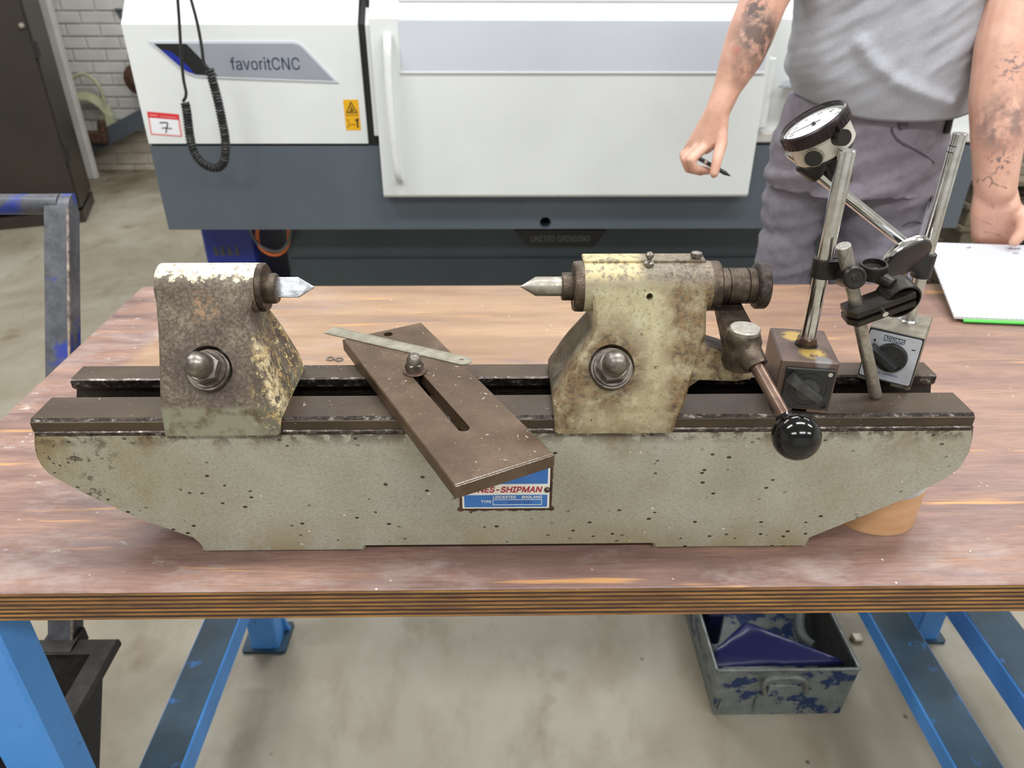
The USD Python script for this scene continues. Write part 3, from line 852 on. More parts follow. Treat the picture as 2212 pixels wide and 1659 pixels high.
marks += [man, LineString([(cx_ - 0.019, wm - 0.014), (cx_ - 0.013, wm - 0.014), (cx_ - 0.013, wm - 0.034), (cx_ - 0.019, wm - 0.034)]).buffer(0.0007), LineString([(cx_ - 0.009, wm - 0.026), (cx_ - 0.005, wm - 0.030), (cx_ - 0.001, wm - 0.026), (cx_ + 0.003, wm - 0.030), (cx_ + 0.007, wm - 0.026)]).buffer(0.0007)]
part(ws, 'pictogram', cat([xz(extrude(m, 0.0008), YM - 0.0006) for m in marks]), 'ink_black', smooth=False)
# lot sticker, a little askew
q = [mp(*p) for p in ((318, 241), (386, 247), (394, 295.5), (326, 290.5))]
pc = Polygon([(p[0], p[2]) for p in q])
ls = part(mach, 'lot_sticker', xz(extrude(pc, 0.001), YM), 'sticker_pink', smooth=False, label='lot sticker with red header and a handwritten 7')
up_ = lambda a, b: q[0] * (1 - a) * (1 - b) + q[1] * a * (1 - b) + q[3] * (1 - a) * b + q[2] * a * b
fx = lambda pts: Polygon([tuple(up_(a, b)[[0, 2]]) for a, b in pts])
part(ls, 'sticker_field', xz(extrude(fx([(0.05, 0.05), (0.95, 0.05), (0.95, 0.94), (0.05, 0.94)]), 0.0013), YM), 'sticker_white', smooth=False)
part(ls, 'sticker_header', xz(extrude(fx([(0.0, 0.0), (1, 0.0), (1, 0.25), (0.0, 0.25)]), 0.0016), YM), 'sticker_red', smooth=False)
w_ = [LineString([tuple(up_(a, 0.13)[[0, 2]]) for a in (0.08, 0.30)]).buffer(0.0022), LineString([tuple(up_(a, 0.15)[[0, 2]]) for a in (0.42, 0.92)]).buffer(0.0016)]
part(ls, 'header_print', cat([xz(extrude(m, 0.0019), YM) for m in w_]), 'sticker_pink', smooth=False)
sv = [LineString([tuple(up_(a, b)[[0, 2]]) for a, b in ((0.36, 0.44), (0.48, 0.42), (0.58, 0.41), (0.60, 0.45), (0.54, 0.68), (0.51, 0.83), (0.50, 0.86))]).buffer(0.0017), LineString([tuple(up_(a, b)[[0, 2]]) for a, b in ((0.40, 0.67), (0.55, 0.65), (0.70, 0.67))]).buffer(0.0015)]
part(ls, 'numeral', cat([xz(extrude(m, 0.0019), YM) for m in sv]), 'ink_black', smooth=False)

# blue coolant tank and hoses under the apron
YT = YM + 0.22
t0, t1 = ony(432, 500, YT)[0], ony(552, 530, YT)[0]
tank = thing('coolant_tank', 'dark blue tank standing under the left end of the machine', 'tank', loc=((t0 + t1) / 2, YT, 0))
part(tank, 'body', rbox((t0, YT, 0.0), (t1, YT + 0.5, 0.56), 0.01), 'tank_blue')
tp = [ony(*p, YT) for p in ((460, 532), (525, 532), (525, 552), (460, 552))]
part(tank, 'print', cat([xz(extrude(Polygon([(tp[0][0] + a * (tp[1][0] - tp[0][0]), tp[3][2]), (tp[0][0] + (a + 0.16) * (tp[1][0] - tp[0][0]), tp[3][2]), (tp[0][0] + (a + 0.1) * (tp[1][0] - tp[0][0]), tp[0][2]), (tp[0][0] + (a + 0.02) * (tp[1][0] - tp[0][0]), tp[0][2])]), 0.001), YT) for a in (0.0, 0.22, 0.46, 0.7)]), 'ink_grey', smooth=False)
YH = YM + 0.14
hp_ = [ony(u, v, YH) for u, v in ((556, 480), (556, 500), (558, 524), (566, 538), (580, 547), (594, 550), (606, 547), (614, 541), (620, 532), (624, 515), (624, 480))]
single('orange_hose', tube(spline(hp_, 50), 0.0068, 10), 'hose_orange', 'orange hose looping down below the machine apron', 'hose')
hp_ = [ony(u, v, YH - 0.02) for u, v in ((535, 478), (542, 500), (552, 520), (564, 532), (580, 540), (596, 543), (608, 540), (618, 530), (626, 512), (628, 480))]
single('grey_hose', tube(spline(hp_, 50), 0.005, 10), 'hose_grey', 'thin grey hose looping above the orange hose', 'hose')

# coiled cable hanging in front of the machine
YC = YM - 0.13
cp = lambda u, v: ony(u, v, YC)
cable = thing('coiled_cable', 'black coiled cable hanging in a loop before the white cover', 'cable', loc=cp(440, 300))
part(cable, 'straight_lead', tube(spline([cp(u, v) for u, v in ((379, -60), (384, 0), (388, 60), (391, 110), (394, 150), (399, 185), (402, 203), (399, 214), (395, 219))], 60), 0.0042, 10), 'black_plastic')
part(cable, 'straight_lead', tube(spline([cp(u, v) for u, v in ((398, -70), (413, 0), (425, 45), (433, 85), (438, 120), (441, 136), (448, 146))], 50), 0.0042, 10), 'black_plastic')
mid = spline([cp(u, v) for u, v in ((400, 222), (406, 262), (411, 300), (420, 330), (436, 351), (454, 361), (470, 362), (483, 350), (487, 330), (487, 305), (480, 262), (470, 215), (458, 170), (452, 148))], 400)
seg = np.r_[0, np.cumsum(np.linalg.norm(np.diff(mid, axis=0), axis=1))]
turns = 62
N = turns * 14
s_ = np.linspace(0, seg[-1], N)
ctr = np.column_stack([np.interp(s_, seg, mid[:, i]) for i in range(3)])
tg = np.gradient(ctr, axis=0)
tg /= np.linalg.norm(tg, axis=1)[:, None]
nx = np.cross(tg, V(0, 1, 0))
nx /= np.linalg.norm(nx, axis=1)[:, None]
ny_ = np.cross(tg, nx)
a_ = np.linspace(0, 2 * np.pi * turns, N)
part(cable, 'coil', tube(ctr + 0.0095 * (np.cos(a_)[:, None] * nx + np.sin(a_)[:, None] * ny_), 0.0041, 6), 'black_plastic')

# ------------------------------------------------------------------ the workbench
BZ = 0.85
BX0, BX1, BY0, BY1 = -0.6665, 1.16, 0.5365, 1.308
bench = thing('workbench', 'blue steel workbench with a thick stained plywood top', 'workbench', loc=(0.25, 0.92, 0))
part(bench, 'bench_top', rbox((BX0, BY0, BZ - 0.003), (BX1, BY1, BZ), 0.0012), 'bench_wood', label='stained veneer of the top, scuffed and streaked')
nply = 13
zs_ = np.linspace(BZ - 0.0388, BZ - 0.003, nply + 1)
for i in range(nply):
    e = 0.0006 * rng.random() + (0.0004 if i % 2 else 0)
    part(bench, 'ply', box((BX0 + 0.001 + e, BY0 + 0.0006 + e, zs_[i]), (BX1 - 0.001, BY1 - 0.001 - e, zs_[i + 1])), 'ply_dark' if i % 2 else 'ply_light', smooth=False)
zu = BZ - 0.0389
for (a, b) in (((-0.612, 0.57), (-0.542, 0.622)), ((-0.575, 1.192), (-0.512, 1.252)), ((0.955, 0.57), (1.025, 0.622)), ((0.955, 1.20), (1.012, 1.255))):
    lg_ = part(bench, 'leg', rbox((a[0], a[1], 0.0), (b[0], b[1], zu), 0.004), 'bench_blue')
    x0, x1, y0, y1 = a[0] - 0.02, b[0] + 0.016, a[1] - 0.008, b[1] + 0.02
    fp = Polygon([(x0, y0), (x1, y0), (x1, y1), (x0, y1)]).buffer(-0.006).buffer(0.006)
    part(lg_, 'foot_plate', extrude(fp, 0.009), 'bench_blue_dirty')
    part(lg_, 'gusset', hull([V(b[0], b[1] - 0.008, 0.009), V(b[0] + 0.012, b[1] - 0.008, 0.009), V(b[0], b[1] - 0.008, 0.07), V(b[0], b[1], 0.009), V(b[0] + 0.012, b[1], 0.009), V(b[0], b[1], 0.07)]), 'bench_blue')


def channel(x0, x1, y0, y1, z0_, z1_):
    rl = part(bench, 'lower_rail', rbox((x0, y0, z0_), (x1, y1, z1_ - 0.0006), 0.003), 'bench_blue')
    part(rl, 'grimy_top', rbox((x0 + 0.003, y0 + 0.002, z1_ - 0.002), (x1 - 0.003, y1 - 0.002, z1_), 0.0004), 'bench_blue_dirty', label='grimy worn upper face of the rail')


channel(-0.615, -0.541, 0.624, 1.19, 0.148, 0.20)
channel(0.7625, 0.8465, 0.56, 1.227, 0.160, 0.20)
channel(0.963, 1.062, 0.624, 1.198, 0.142, 0.20)
part(bench, 'cross_rail', rbox((-0.51, 1.228, 0.58), (0.954, 1.262, 0.64), 0.003), 'bench_blue')
part(bench, 'strut', rbox((0.785, 1.2275, 0.12), (0.825, 1.2595, 0.5795), 0.003), 'bench_blue')
part(bench, 'under_frame', uni([rbox((-0.541, 0.602, zu - 0.035), (0.954, 0.622, zu), 0.003), rbox((-0.511, 1.2, zu - 0.05), (0.954, 1.24, zu), 0.003)]), 'bench_blue')

# ------------------------------------------------------------------ bed of the bench centres
RZ = 1.0138            # rail tops
FY, RY = 0.5904, 0.695
prof = [(-0.4377, 0.9992), (-0.4425, 0.985), (-0.4447, 0.9711), (-0.4435, 0.9602), (-0.4399, 0.9519), (-0.431, 0.9425), (-0.4042, 0.9204), (-0.3654, 0.8935), (-0.3173, 0.8686), (-0.3119, 0.8604), (-0.3089, 0.8502),
        (-0.1441, 0.8502), (-0.1414, 0.8558), (0.1561, 0.8558), (0.1593, 0.8502), (0.3185, 0.8502), (0.3205, 0.8618), (0.3628, 0.8862), (0.4082, 0.9128), (0.4447, 0.9403), (0.4525, 0.9527), (0.4552, 0.9693), (0.4535, 0.985), (0.4501, 0.9992)]
bed = thing('bench_centre_bed', 'long grey-green cast iron bed with two steel rails on the bench', 'machine bed', loc=(0, 0.643, BZ))
core = xz(extrude(Polygon(prof), RY - FY - 0.006), RY - 0.003)
skinm = xz(extrude(Polygon(prof).buffer(-0.003), RY - FY), RY)
cast = Manifold.batch_hull([core]) if False else uni([core, skinm])
slot = box((-0.5, 0.6318, 0.955), (0.5, 0.6745, 1.1))
cast = cast - slot - box((-0.5, FY - 0.01, 0.9965), (0.5, 0.62, 1.2)) - box((-0.5, 0.69, 0.9965), (0.5, 0.72, 1.2))
part(bed, 'casting', cast, 'bed_paint', label='chipped grey-green painted casting')
part(bed, 'ledge', uni([rbox((-0.4365, FY - 0.0012, 0.9965), (0.4485, FY + 0.03, 1.0016), 0.0012)]), 'oily_edge')
fr = side_prism(-0.4370, 0.4464, [(FY + 0.002, 0.9990), (FY, 1.0020), (FY, 1.0108), (FY + 0.0042, RZ), (0.6317, RZ), (0.6317, 1.0065), (0.6285, 0.9990)])
part(bed, 'rail', fr, 'rail_steel', smooth=False)
part(bed, 'rail_chamfer', side_prism(-0.43695, 0.44635, [(FY + 0.0002, 1.0109), (FY + 0.0041, RZ + 0.0001), (FY + 0.0041, RZ - 0.001), (FY + 0.0012, 1.0105)]), 'oily_edge', smooth=False)
rr = side_prism(-0.4370, 0.4482, [(0.6688, RZ), (0.6665, 1.0125), (0.6665, 1.0045), (0.6745, 0.9965), (RY - 0.003, 0.9965), (RY, 0.9995), (RY, RZ)])
part(bed, 'rail', rr, 'rail_steel', smooth=False)
part(bed, 'rail_face', side_prism(-0.4369, 0.4481, [(0.66635, 1.0126), (0.6685, RZ + 0.0001), (0.669, RZ - 0.001), (0.6668, 1.0046), (0.66635, 1.0046)]), 'oily_edge', smooth=False)
part(bed, 'slot_floor', rbox((-0.42, 0.6325, 0.9515), (0.43, 0.674, 0.9555), 0.001), 'grimy_steel')
# name plate
P0 = lambda u, v: ony(u, v, FY)[[0, 2]]
npx0, npx1 = P0(999, 1096)[0], P0(1186, 1096)[0]
npz0, npz1 = P0(1090, 1097)[1], P0(1188, 1018)[1] + 0.016
YN = FY
np_ = part(bed, 'name_plate', rbox((npx0, YN - 0.0012, npz0), (npx1, YN + 0.001, npz1), 0.0004), 'plate_white', label='blue and white maker plate with red lettering')
zr = lambda v: P0(1100, v)[1]
part(np_, 'glue_edge', xz(extrude(unary_union([Point(npx0 + t * (npx1 - npx0), npz0 - 0.0008 + 0.0006 * math.sin(40 * t)).buffer(0.0014 + 0.0012 * rng.random()) for t in np.linspace(-0.03, 1.03, 60)] + [Point(npx1 + 0.001, npz0 + t * (npz1 - npz0)).buffer(0.0013 + 0.0006 * rng.random()) for t in np.linspace(0, 1, 40)] + [Point(npx0 - 0.001, npz0 + t * (npz1 - npz0)).buffer(0.0013 + 0.0004 * rng.random()) for t in np.linspace(0, 1, 40)]), 0.0008), YN), 'rust_brown', smooth=False)
bx = 0.0022
part(np_, 'blue_field', box((npx0 + bx, YN - 0.0015, npz0 + bx), (npx1 - bx, YN, zr(1067.5))), 'plate_blue')
part(np_, 'blue_field', box((npx0 + bx, YN - 0.0015, zr(1043.5)), (npx1 - bx, YN, npz1 - bx)), 'plate_blue')
a = V(npx0 + 0.0042, YN - 0.0011, zr(1061.5))
part(np_, 'lettering', text('JONES-SHIPMAN', zr(1050) - zr(1061.5), a, 0.0005, True, P0(1171.5, 1060)[0] - a[0], 0.22), 'ink_red', smooth=False, label='red slanting capitals')
a = ony(1065, 1074.5, FY)
part(np_, 'lettering', text('LEICESTER', zr(1069.5) - zr(1074.5), a + V(0, -0.0014, 0), 0.0004, True, P0(1114, 1074)[0] - a[0]), 'plate_white', smooth=False)
a = ony(1127, 1074, FY)
part(np_, 'lettering', text('ENGLAND', zr(1069.5) - zr(1074.5), a + V(0, -0.0014, 0), 0.0004, True, P0(1171, 1074)[0] - a[0]), 'plate_white', smooth=False)
a = ony(1039, 1084, FY)
part(np_, 'lettering', text('TYPE', zr(1079) - zr(1084), a + V(0, -0.0014, 0), 0.0004, True, P0(1061, 1084)[0] - a[0]), 'plate_white', smooth=False)
f0, f1, g0, g1 = P0(1064.5, 1083)[0], P0(1170.5, 1083)[0], zr(1088.5), zr(1076.5)
fr_ = Polygon([(f0, g0), (f1, g0), (f1, g1), (f0, g1)])
part(np_, 'type_frame', xz(extrude(fr_.difference(fr_.buffer(-0.0006, join_style=2)), 0.0018), YN), 'plate_white', smooth=False)
a = ony(1098, 1085.5, FY)
part(np_, 'stamping', text('2200 22L', zr(1080) - zr(1085.5), a + V(0, -0.0013, 0), 0.0003, False, P0(1150, 1085)[0] - a[0]), 'ink_blue', smooth=False)
sc = ony(1182, 1056, FY)
part(np_, 'screw', lathe([(0.0032, 0), (0.0030, 0.0012), (0.0018, 0.0024), (0.0004, 0.0028)], sc + V(0, -0.001, 0), V(0, -1, 0), 20), 'grimy_steel')

# ------------------------------------------------------------------ head and tail stocks
AX_Y, AX_Z = 0.645, 1.1224
X = lambda u: 0.0175 + (u - 1123) / 2346.0
SL = 0.365                       # slope of the cast faces


def yfront(z):
    return 0.586 + max(0.0, (z - 1.0274)) * SL


def yrear(z):
    return 0.703 - max(0.0, z - 1.0138) * SL


def stock(rows, r_b, xb0, xb1, lip):
    """rows: (z, x left, x right) of the waisted body, lofted level by level; a barrel on top; a lip over the front rail."""
    ms = []

    def ring(z, a, b):
        yf, yr, c, e = yfront(z), yrear(z) - 0.35 * max(0.0, 1.030 - z), 0.003, 0.011
        return [V(*p, z) for p in ((a + c, yf), (b - c, yf), (b, yf + c), (b, yr - e), (b - 0.3 * e, yr - 0.3 * e), (b - e, yr), (a + e, yr), (a + 0.3 * e, yr - 0.3 * e), (a, yr - e), (a, yf + c))]
    zz_ = np.linspace(rows[0][0], rows[-1][0], 26)
    from scipy.interpolate import PchipInterpolator
    fa_ = PchipInterpolator([r[0] for r in rows], [r[1] for r in rows])
    fb_ = PchipInterpolator([r[0] for r in rows], [r[2] for r in rows])
    for u, v in zip(zz_[:-1], zz_[1:]):
        ms.append(hull(ring(u, float(fa_(u)), float(fb_(u))) + ring(v, float(fa_(v)), float(fb_(v)))))
    ms.append(cyl((xb0, AX_Y, AX_Z), (xb1, AX_Y, AX_Z), r_b, seg=72))
    z1, a, b, z0_ = rows[0][0], rows[0][1], rows[0][2], 1.0000
    a2, b2 = lip
    c = 0.003
    top = [V(a + c, yfront(1.03), 1.0274), V(b - c, yfront(1.03), 1.0274), V(a, yfront(1.03) + c, 1.0274), V(b, yfront(1.03) + c, 1.0274)]
    ms.append(hull(top + [V(a2 + c, 0.5838, 1.0), V(b2 - c, 0.5838, 1.0), V(a2, 0.5865, 1.0), V(b2, 0.5865, 1.0), V(a2, 0.5893, 1.0), V(b2, 0.5893, 1.0), V(a, 0.5893, RZ + 0.0003), V(b, 0.5893, RZ + 0.0003), V(a, 0.6, RZ + 0.0003), V(b, 0.6, RZ + 0.0003), V(a, 0.6, 1.0274), V(b, 0.6, 1.0274)]))
    return uni(ms)


def chain_hull(pts, seg=40):
    sp_ = [ball(p, r, seg) for p, r in pts]
    return uni([Manifold.batch_hull([a, b]) for a, b in zip(sp_[:-1], sp_[1:])])


BT = math.radians(40)
bolt_ax = V(0, -math.cos(BT), math.sin(BT))


def clamp_bolt(parent, base, rot):
    """A domed nut on its washers, tilted as the clamp bolts are."""
    wz = part(parent, 'washer', lathe([(0.0195, -0.012), (0.0195, 0.0018), (0.0188, 0.0026), (0.010, 0.0026)], base, bolt_ax, 48), 'washer_steel')
    part(parent, 'washer', lathe([(0.0168, 0.0026), (0.0172, 0.0034), (0.0168, 0.0054), (0.010, 0.0054)], base, bolt_ax, 48), 'washer_steel')
    x_, y_, z_ = frame(bolt_ax)
    hexp = [(0.0150 * math.cos(t + rot), 0.0150 * math.sin(t + rot)) for t in np.arange(6) * math.pi / 3]
    hx = Manifold.extrude(CrossSection([np.array(hexp).tolist()]), 0.0125)
    cone = lathe([(0.0172, 0), (0.0172, 0.0085), (0.0118, 0.0126)], (0, 0, 0), (0, 0, 1), 48)
    nut = (hx ^ cone)
    dome = lathe([(0.0114, 0.011), (0.0114, 0.0215), (0.0106, 0.0262), (0.0086, 0.0300), (0.005, 0.0324), (0.0012, 0.0330)], (0, 0, 0), (0, 0, 1), 40)
    m = uni([nut, dome]).translate([0, 0, 0.0054])
    part(parent, 'domed_nut', place(m, base, bolt_ax), 'nut_steel', smooth=30)


hs = thing('headstock', 'worn brown left stock with chipped cream crown, holding a flat-sided centre', 'headstock', loc=(-0.26, AX_Y, RZ))
rows = [(RZ + 0.0003, -0.3125, -0.2045), (1.0274, -0.3122, -0.2065), (1.0454, -0.3112, -0.2105), (1.0713, -0.3095, -0.2168), (1.0933, -0.3085, -0.2235), (1.105, -0.3083, -0.2262), (1.116, -0.3083, -0.2235), (1.124, -0.3083, -0.2215), (1.1303, -0.3083, -0.2208)]
hb = stock(rows, 0.0225, -0.3085, -0.2205, (-0.3135, -0.2068))
pocket = cyl(V(-0.2646, 0.5987, 1.0612) - bolt_ax * 0.004, V(-0.2646, 0.5987, 1.0612) + bolt_ax * 0.05, 0.0212, seg=48)
scoop = chain_hull([(V(-0.2100 + 0.0225, 0.652, 1.046), 0.0262), (V(-0.2150 + 0.0205, 0.652, 1.066), 0.0275), (V(-0.2225 + 0.018, 0.650, 1.0905), 0.024)])
hb = (hb - scoop) - pocket
part(hs, 'casting', hb, 'head_paint', label='speckled brown casting with flaked cream paint')
part(hs, 'end_ring', lathe([(0.0218, 0), (0.0224, 0.001), (0.0224, 0.0042), (0.0212, 0.0055), (0.015, 0.0055)], (-0.2205, AX_Y, AX_Z), (1, 0, 0), 64), 'grimy_steel')
part(hs, 'sleeve', lathe([(0.0140, 0), (0.0140, 0.0082), (0.0128, 0.0098), (0.0105, 0.0105)], (-0.2152, AX_Y, AX_Z - 0.001), (1, 0, 0), 48), 'grimy_steel')
tipx = X(680)
pt = lathe([(0.0094, 0), (0.0094, X(645) - X(588)), (0.0003, tipx - X(588))], (X(588), AX_Y, AX_Z), (1, 0, 0), 64)
fn = V(0, -math.cos(math.radians(33)), math.sin(math.radians(33)))
cut = place(Manifold.cube([0.06, 0.06, 0.03], True).translate([0, 0, 0.015]), V(X(602) + 0.03, AX_Y, AX_Z) + fn * 0.0016, fn, xdir=(1, 0, 0))
cut = cut + cyl(V(X(603.5), AX_Y, AX_Z) + fn * 0.0016 + V(0, 0, 0), V(X(603.5), AX_Y, AX_Z) + fn * 0.03, 0.0094, seg=40)
part(hs, 'centre_point', pt - cut, 'ground_steel', label='bright centre with a flat milled side')
clamp_bolt(hs, V(-0.2646, 0.5987, 1.0612) + bolt_ax * 0.001, 0.35)

ts = thing('tailstock', 'oily cream right stock with knurled knob and lever, holding a round centre', 'tailstock', loc=(0.11, AX_Y, RZ))
rows = [(RZ + 0.0003, 0.0488, 0.1640), (1.0225, 0.0484, 0.1672), (1.0320, 0.0530, 0.1695), (1.0564, 0.0640, 0.1765), (1.0783, 0.0772, 0.183), (1.0915, 0.0838, 0.1862), (1.103, 0.0842, 0.1858), (1.1163, 0.0825, 0.1862), (1.124, 0.080, 0.188), (1.1303, 0.077, 0.1900)]
tb = stock(rows, 0.0232, X(1258), X(1531), (0.0500, 0.1610))
arm_f = [V(0.150, 0.6085, 1.088), V(0.184, 0.6061, 1.0812), V(0.2055, 0.6038, 1.0749), V(0.2285, 0.5993, 1.0650), V(0.2325, 0.597, 1.058), V(0.229, 0.5948, 1.0505), V(0.2152, 0.5941, 1.0485), V(0.1936, 0.5964, 1.0545), V(0.1735, 0.5968, 1.0572), V(0.150, 0.5968, 1.050)]
arm = hull([p + V(0, d, 0) for p in arm_f for d in (0.002, 0.026)] + [p + V(0, 0, 0) * 0 for p in [V(0.2, 0.603, 1.074)]])
arm = uni([arm, hull([V(0.176, 0.6, 1.050), V(0.168, 0.6, 1.035), V(0.168, 0.622, 1.035), V(0.176, 0.622, 1.050), V(0.192, 0.6, 1.056), V(0.192, 0.622, 1.056), V(0.168, 0.6, 1.07), V(0.168, 0.622, 1.07)])])
tbase = V(0.1003, 0.5985, 1.0607)
pocket = cyl(tbase - bolt_ax * 0.003, tbase + bolt_ax * 0.05, 0.0212, seg=48)
hp0 = ony(1403, 641, 0.622)
tb = tb - chain_hull([(V(0.0600 - 0.032, 0.650, 1.052), 0.0345), (V(0.0690 - 0.030, 0.650, 1.066), 0.036), (V(0.0800 - 0.026, 0.650, 1.088), 0.030)])
tb = (tb + arm) - pocket - cyl(hp0 + V(0, -0.02, 0.004), hp0 + V(0, 0.012, -0.002), 0.0031, seg=20)
part(ts, 'casting', tb, 'tail_paint', label='oil-stained cream casting with a side bracket')
part(ts, 'top_strip', rbox((X(1258), 0.644, 1.1440), (X(1520), 0.662, 1.1482), 0.001), 'tail_paint')
part(ts, 'end_ring', lathe([(0.0215, 0), (0.0230, 0.0015), (0.0234, 0.007), (0.0234, X(1259) - X(1237))], (X(1237), AX_Y, AX_Z), (1, 0, 0), 72), 'grimy_steel')
part(ts, 'quill', lathe([(0.0122, 0), (0.0130, 0.001), (0.0130, X(1240) - X(1213))], (X(1213), AX_Y, AX_Z), (1, 0, 0), 56), 'grimy_steel')
part(ts, 'centre_point', lathe([(0.0002, 0), (0.0090, X(1157) - X(1123)), (0.0090, X(1215) - X(1123))], (X(1123), AX_Y, AX_Z), (1, 0, 0), 64), 'dull_steel', label='round steel centre with a conical tip')
part(ts, 'end_ring', lathe([(0.0232, 0), (0.0232, 0.0080), (0.0222, X(1553) - X(1531)), (0.017, X(1553) - X(1531))], (X(1531), AX_Y, AX_Z), (1, 0, 0), 72), 'grimy_steel')
x0 = X(1553)
gl = [(0.0165, 0)]
for gx in (1572, 1613):
    d = X(gx) - x0
    gl += [(0.0165, d - 0.0006), (0.0154, d - 0.0004), (0.0154, d + 0.0004), (0.0165, d + 0.0006)]
gl += [(0.0165, X(1634) - x0)]
part(ts, 'grooved_sleeve', lathe(gl, (x0, AX_Y, AX_Z), (1, 0, 0), 64), 'grimy_steel')
kn = []
part(ts, 'knurled_knob', lathe([(0.0165, X(1630) - X(1634)), (0.0204, 0), (0.0214, 0.0012), (0.0214, X(1657) - X(1634) - 0.0012), (0.0204, X(1657) - X(1634))], (X(1634), AX_Y, AX_Z), (1, 0, 0), 90), 'knurled')
for u, k_ in ((1396, 0), (1500, 1)):
    p = V(X(u), 0.640 + 0.008 * k_, 1.1445 + 0.0025 * k_)
    if k_ == 0:
        part(ts, 'oil_nipple', lathe([(0.0046, 0), (0.0046, 0.003), (0.0022, 0.0045), (0.0020, 0.0062), (0.0038, 0.0085), (0.0038, 0.0108), (0.0022, 0.0125)], p, (0, 0, 1), 24), 'nut_steel')
    else:
        part(ts, 'oil_cap', lathe([(0.0030, 0), (0.0030, 0.002), (0.0052, 0.003), (0.0056, 0.005), (0.0050, 0.0068), (0.002, 0.0078)], p, (0, 0, 1), 24), 'nut_steel')
clamp_bolt(ts, tbase + bolt_ax * 0.001, 0.1)
# lever: link under the sleeve, boss with a cap, handle and ball
bc = onz(1610, 708, 1.108)
bpos = V(bc[0], bc[1], 1.0700)
ball_c = atd(1720, 943, 0.622)
lev = bpos + V(0, 0, 0.024)
dirl = ball_c - lev
dirl /= np.linalg.norm(dirl)
boss = uni([lathe([(0.0135, 0), (0.0160, 0.006), (0.0162, 0.026), (0.0140, 0.0325), (0.0128, 0.034)], bpos, (0, 0, 1), 40),
            hull([V(X(1549), 0.640, 1.1075), V(X(1606), 0.640, 1.1075), V(X(1549), 0.652, 1.1075), V(X(1606), 0.652, 1.1075), V(X(1552), 0.62, 1.099), V(X(1612), 0.62, 1.099)] + [bpos + V(0.013 * math.cos(t), 0.013 * math.sin(t), h) for t in np.linspace(0, 6.2, 12) for h in (0.006, 0.030)]),
            cyl(lev, lev + dirl * 0.0255, 0.0125, 0.0102, seg=36)])
boss = boss - cyl(lev + dirl * 0.018, lev + dirl * 0.03, 0.0072, seg=28)
part(ts, 'lever_boss', boss, 'grimy_steel')
part(ts, 'boss_cap', lathe([(0.0126, 0.033), (0.0134, 0.0345), (0.0134, 0.0372), (0.0124, 0.0384)], bpos, (0, 0, 1), 48), 'dull_steel')
part(ts, 'lever_rod', cyl(lev + dirl * 0.016, ball_c - dirl * 0.015, 0.0059, 0.0056, seg=32), 'rod_brown', label='brownish round lever rod')
part(ts, 'ball_knob', uni([ball(ball_c, 0.0199, 80), cyl(ball_c - dirl * 0.0208, ball_c, 0.0075, 0.012)]), 'black_gloss', smooth=60, label='glossy black ball knob')

# ------------------------------------------------------------------ slotted steel plate across the rails, steel rule, washers
PT = 0.0140
ZP = RZ + PT
cA, cB = V(-0.1307, 0.7488), V(0.0034, 0.4908)
ax_ = (cB - cA) / np.linalg.norm(cB - cA)
pr_ = V(-ax_[1], ax_[0])
PL, PW = np.linalg.norm(cB - cA), 0.0915
P2 = lambda s, t: cA + ax_ * s + pr_ * t
plate2 = Polygon([P2(0, -PW / 2), P2(PL, -PW / 2), P2(PL, PW / 2), P2(0, PW / 2)])
so = -0.0045
slot2 = LineString([P2(0.092, so), P2(0.2195, so)]).buffer(0.0054)
hole2 = Point(P2(0.0115, 0.002)).buffer(0.0050)
sp = thing('slotted_plate', 'flat brown steel plate with a long slot, bolted askew across the rails', 'plate', loc=(*P2(PL / 2, 0), RZ))
c1 = 0.0011
pm = uni([extrude(plate2.buffer(-c1, join_style=2), PT).translate([0, 0, RZ]), extrude(plate2, PT - 2 * c1).translate([0, 0, RZ + c1])])
pm = hull(T(pm).vertices) - extrude(slot2, 0.05).translate([0, 0, RZ - 0.01]) - extrude(hole2, 0.05).translate([0, 0, RZ - 0.01])
part(sp, 'plate', pm, 'plate_brown')
e0, e1 = P2(PL, -PW / 2 + 0.001), P2(PL, PW / 2 - 0.001)
part(sp, 'bright_edge', hull([V(*e, z) for e in (e0 + ax_ * 0.00008, e1 + ax_ * 0.00008) for z in (ZP - c1 - 0.0002,)] + [V(*(e - ax_ * 0.0012), ZP + 0.0001) for e in (e0, e1)] + [V(*(e - ax_ * 0.0012), ZP - 0.001) for e in (e0, e1)]), 'bright_steel', label='bright bevelled end edge')
bc2 = P2(0.1035, so + 0.001)
b0 = V(*bc2, ZP)
part(sp, 'washer', lathe([(0.0120, 0), (0.0122, 0.0008), (0.0116, 0.0018), (0.006, 0.0018)], b0, (0, 0, 1), 40), 'rod_brown')
hx = Manifold.extrude(CrossSection([[(0.0092 * math.cos(t + 0.2), 0.0092 * math.sin(t + 0.2)) for t in np.arange(6) * math.pi / 3]]), 0.0085)
hx = hx ^ lathe([(0.0098, 0), (0.0098, 0.006), (0.0074, 0.0088)], (0, 0, 0), (0, 0, 1), 40)
dome = lathe([(0.0080, 0.008), (0.0080, 0.0100), (0.0074, 0.0132), (0.0056, 0.0160), (0.003, 0.0176), (0.0006, 0.018)], (0, 0, 0), (0, 0, 1), 36)
part(sp, 'domed_nut', uni([hx, dome]).translate([b0[0], b0[1], ZP + 0.0018]), 'nut_steel', smooth=30)
part(sp, 'stud', cyl(V(*bc2, 0.958), V(*bc2, ZP + 0.002), 0.0045), 'grimy_steel')

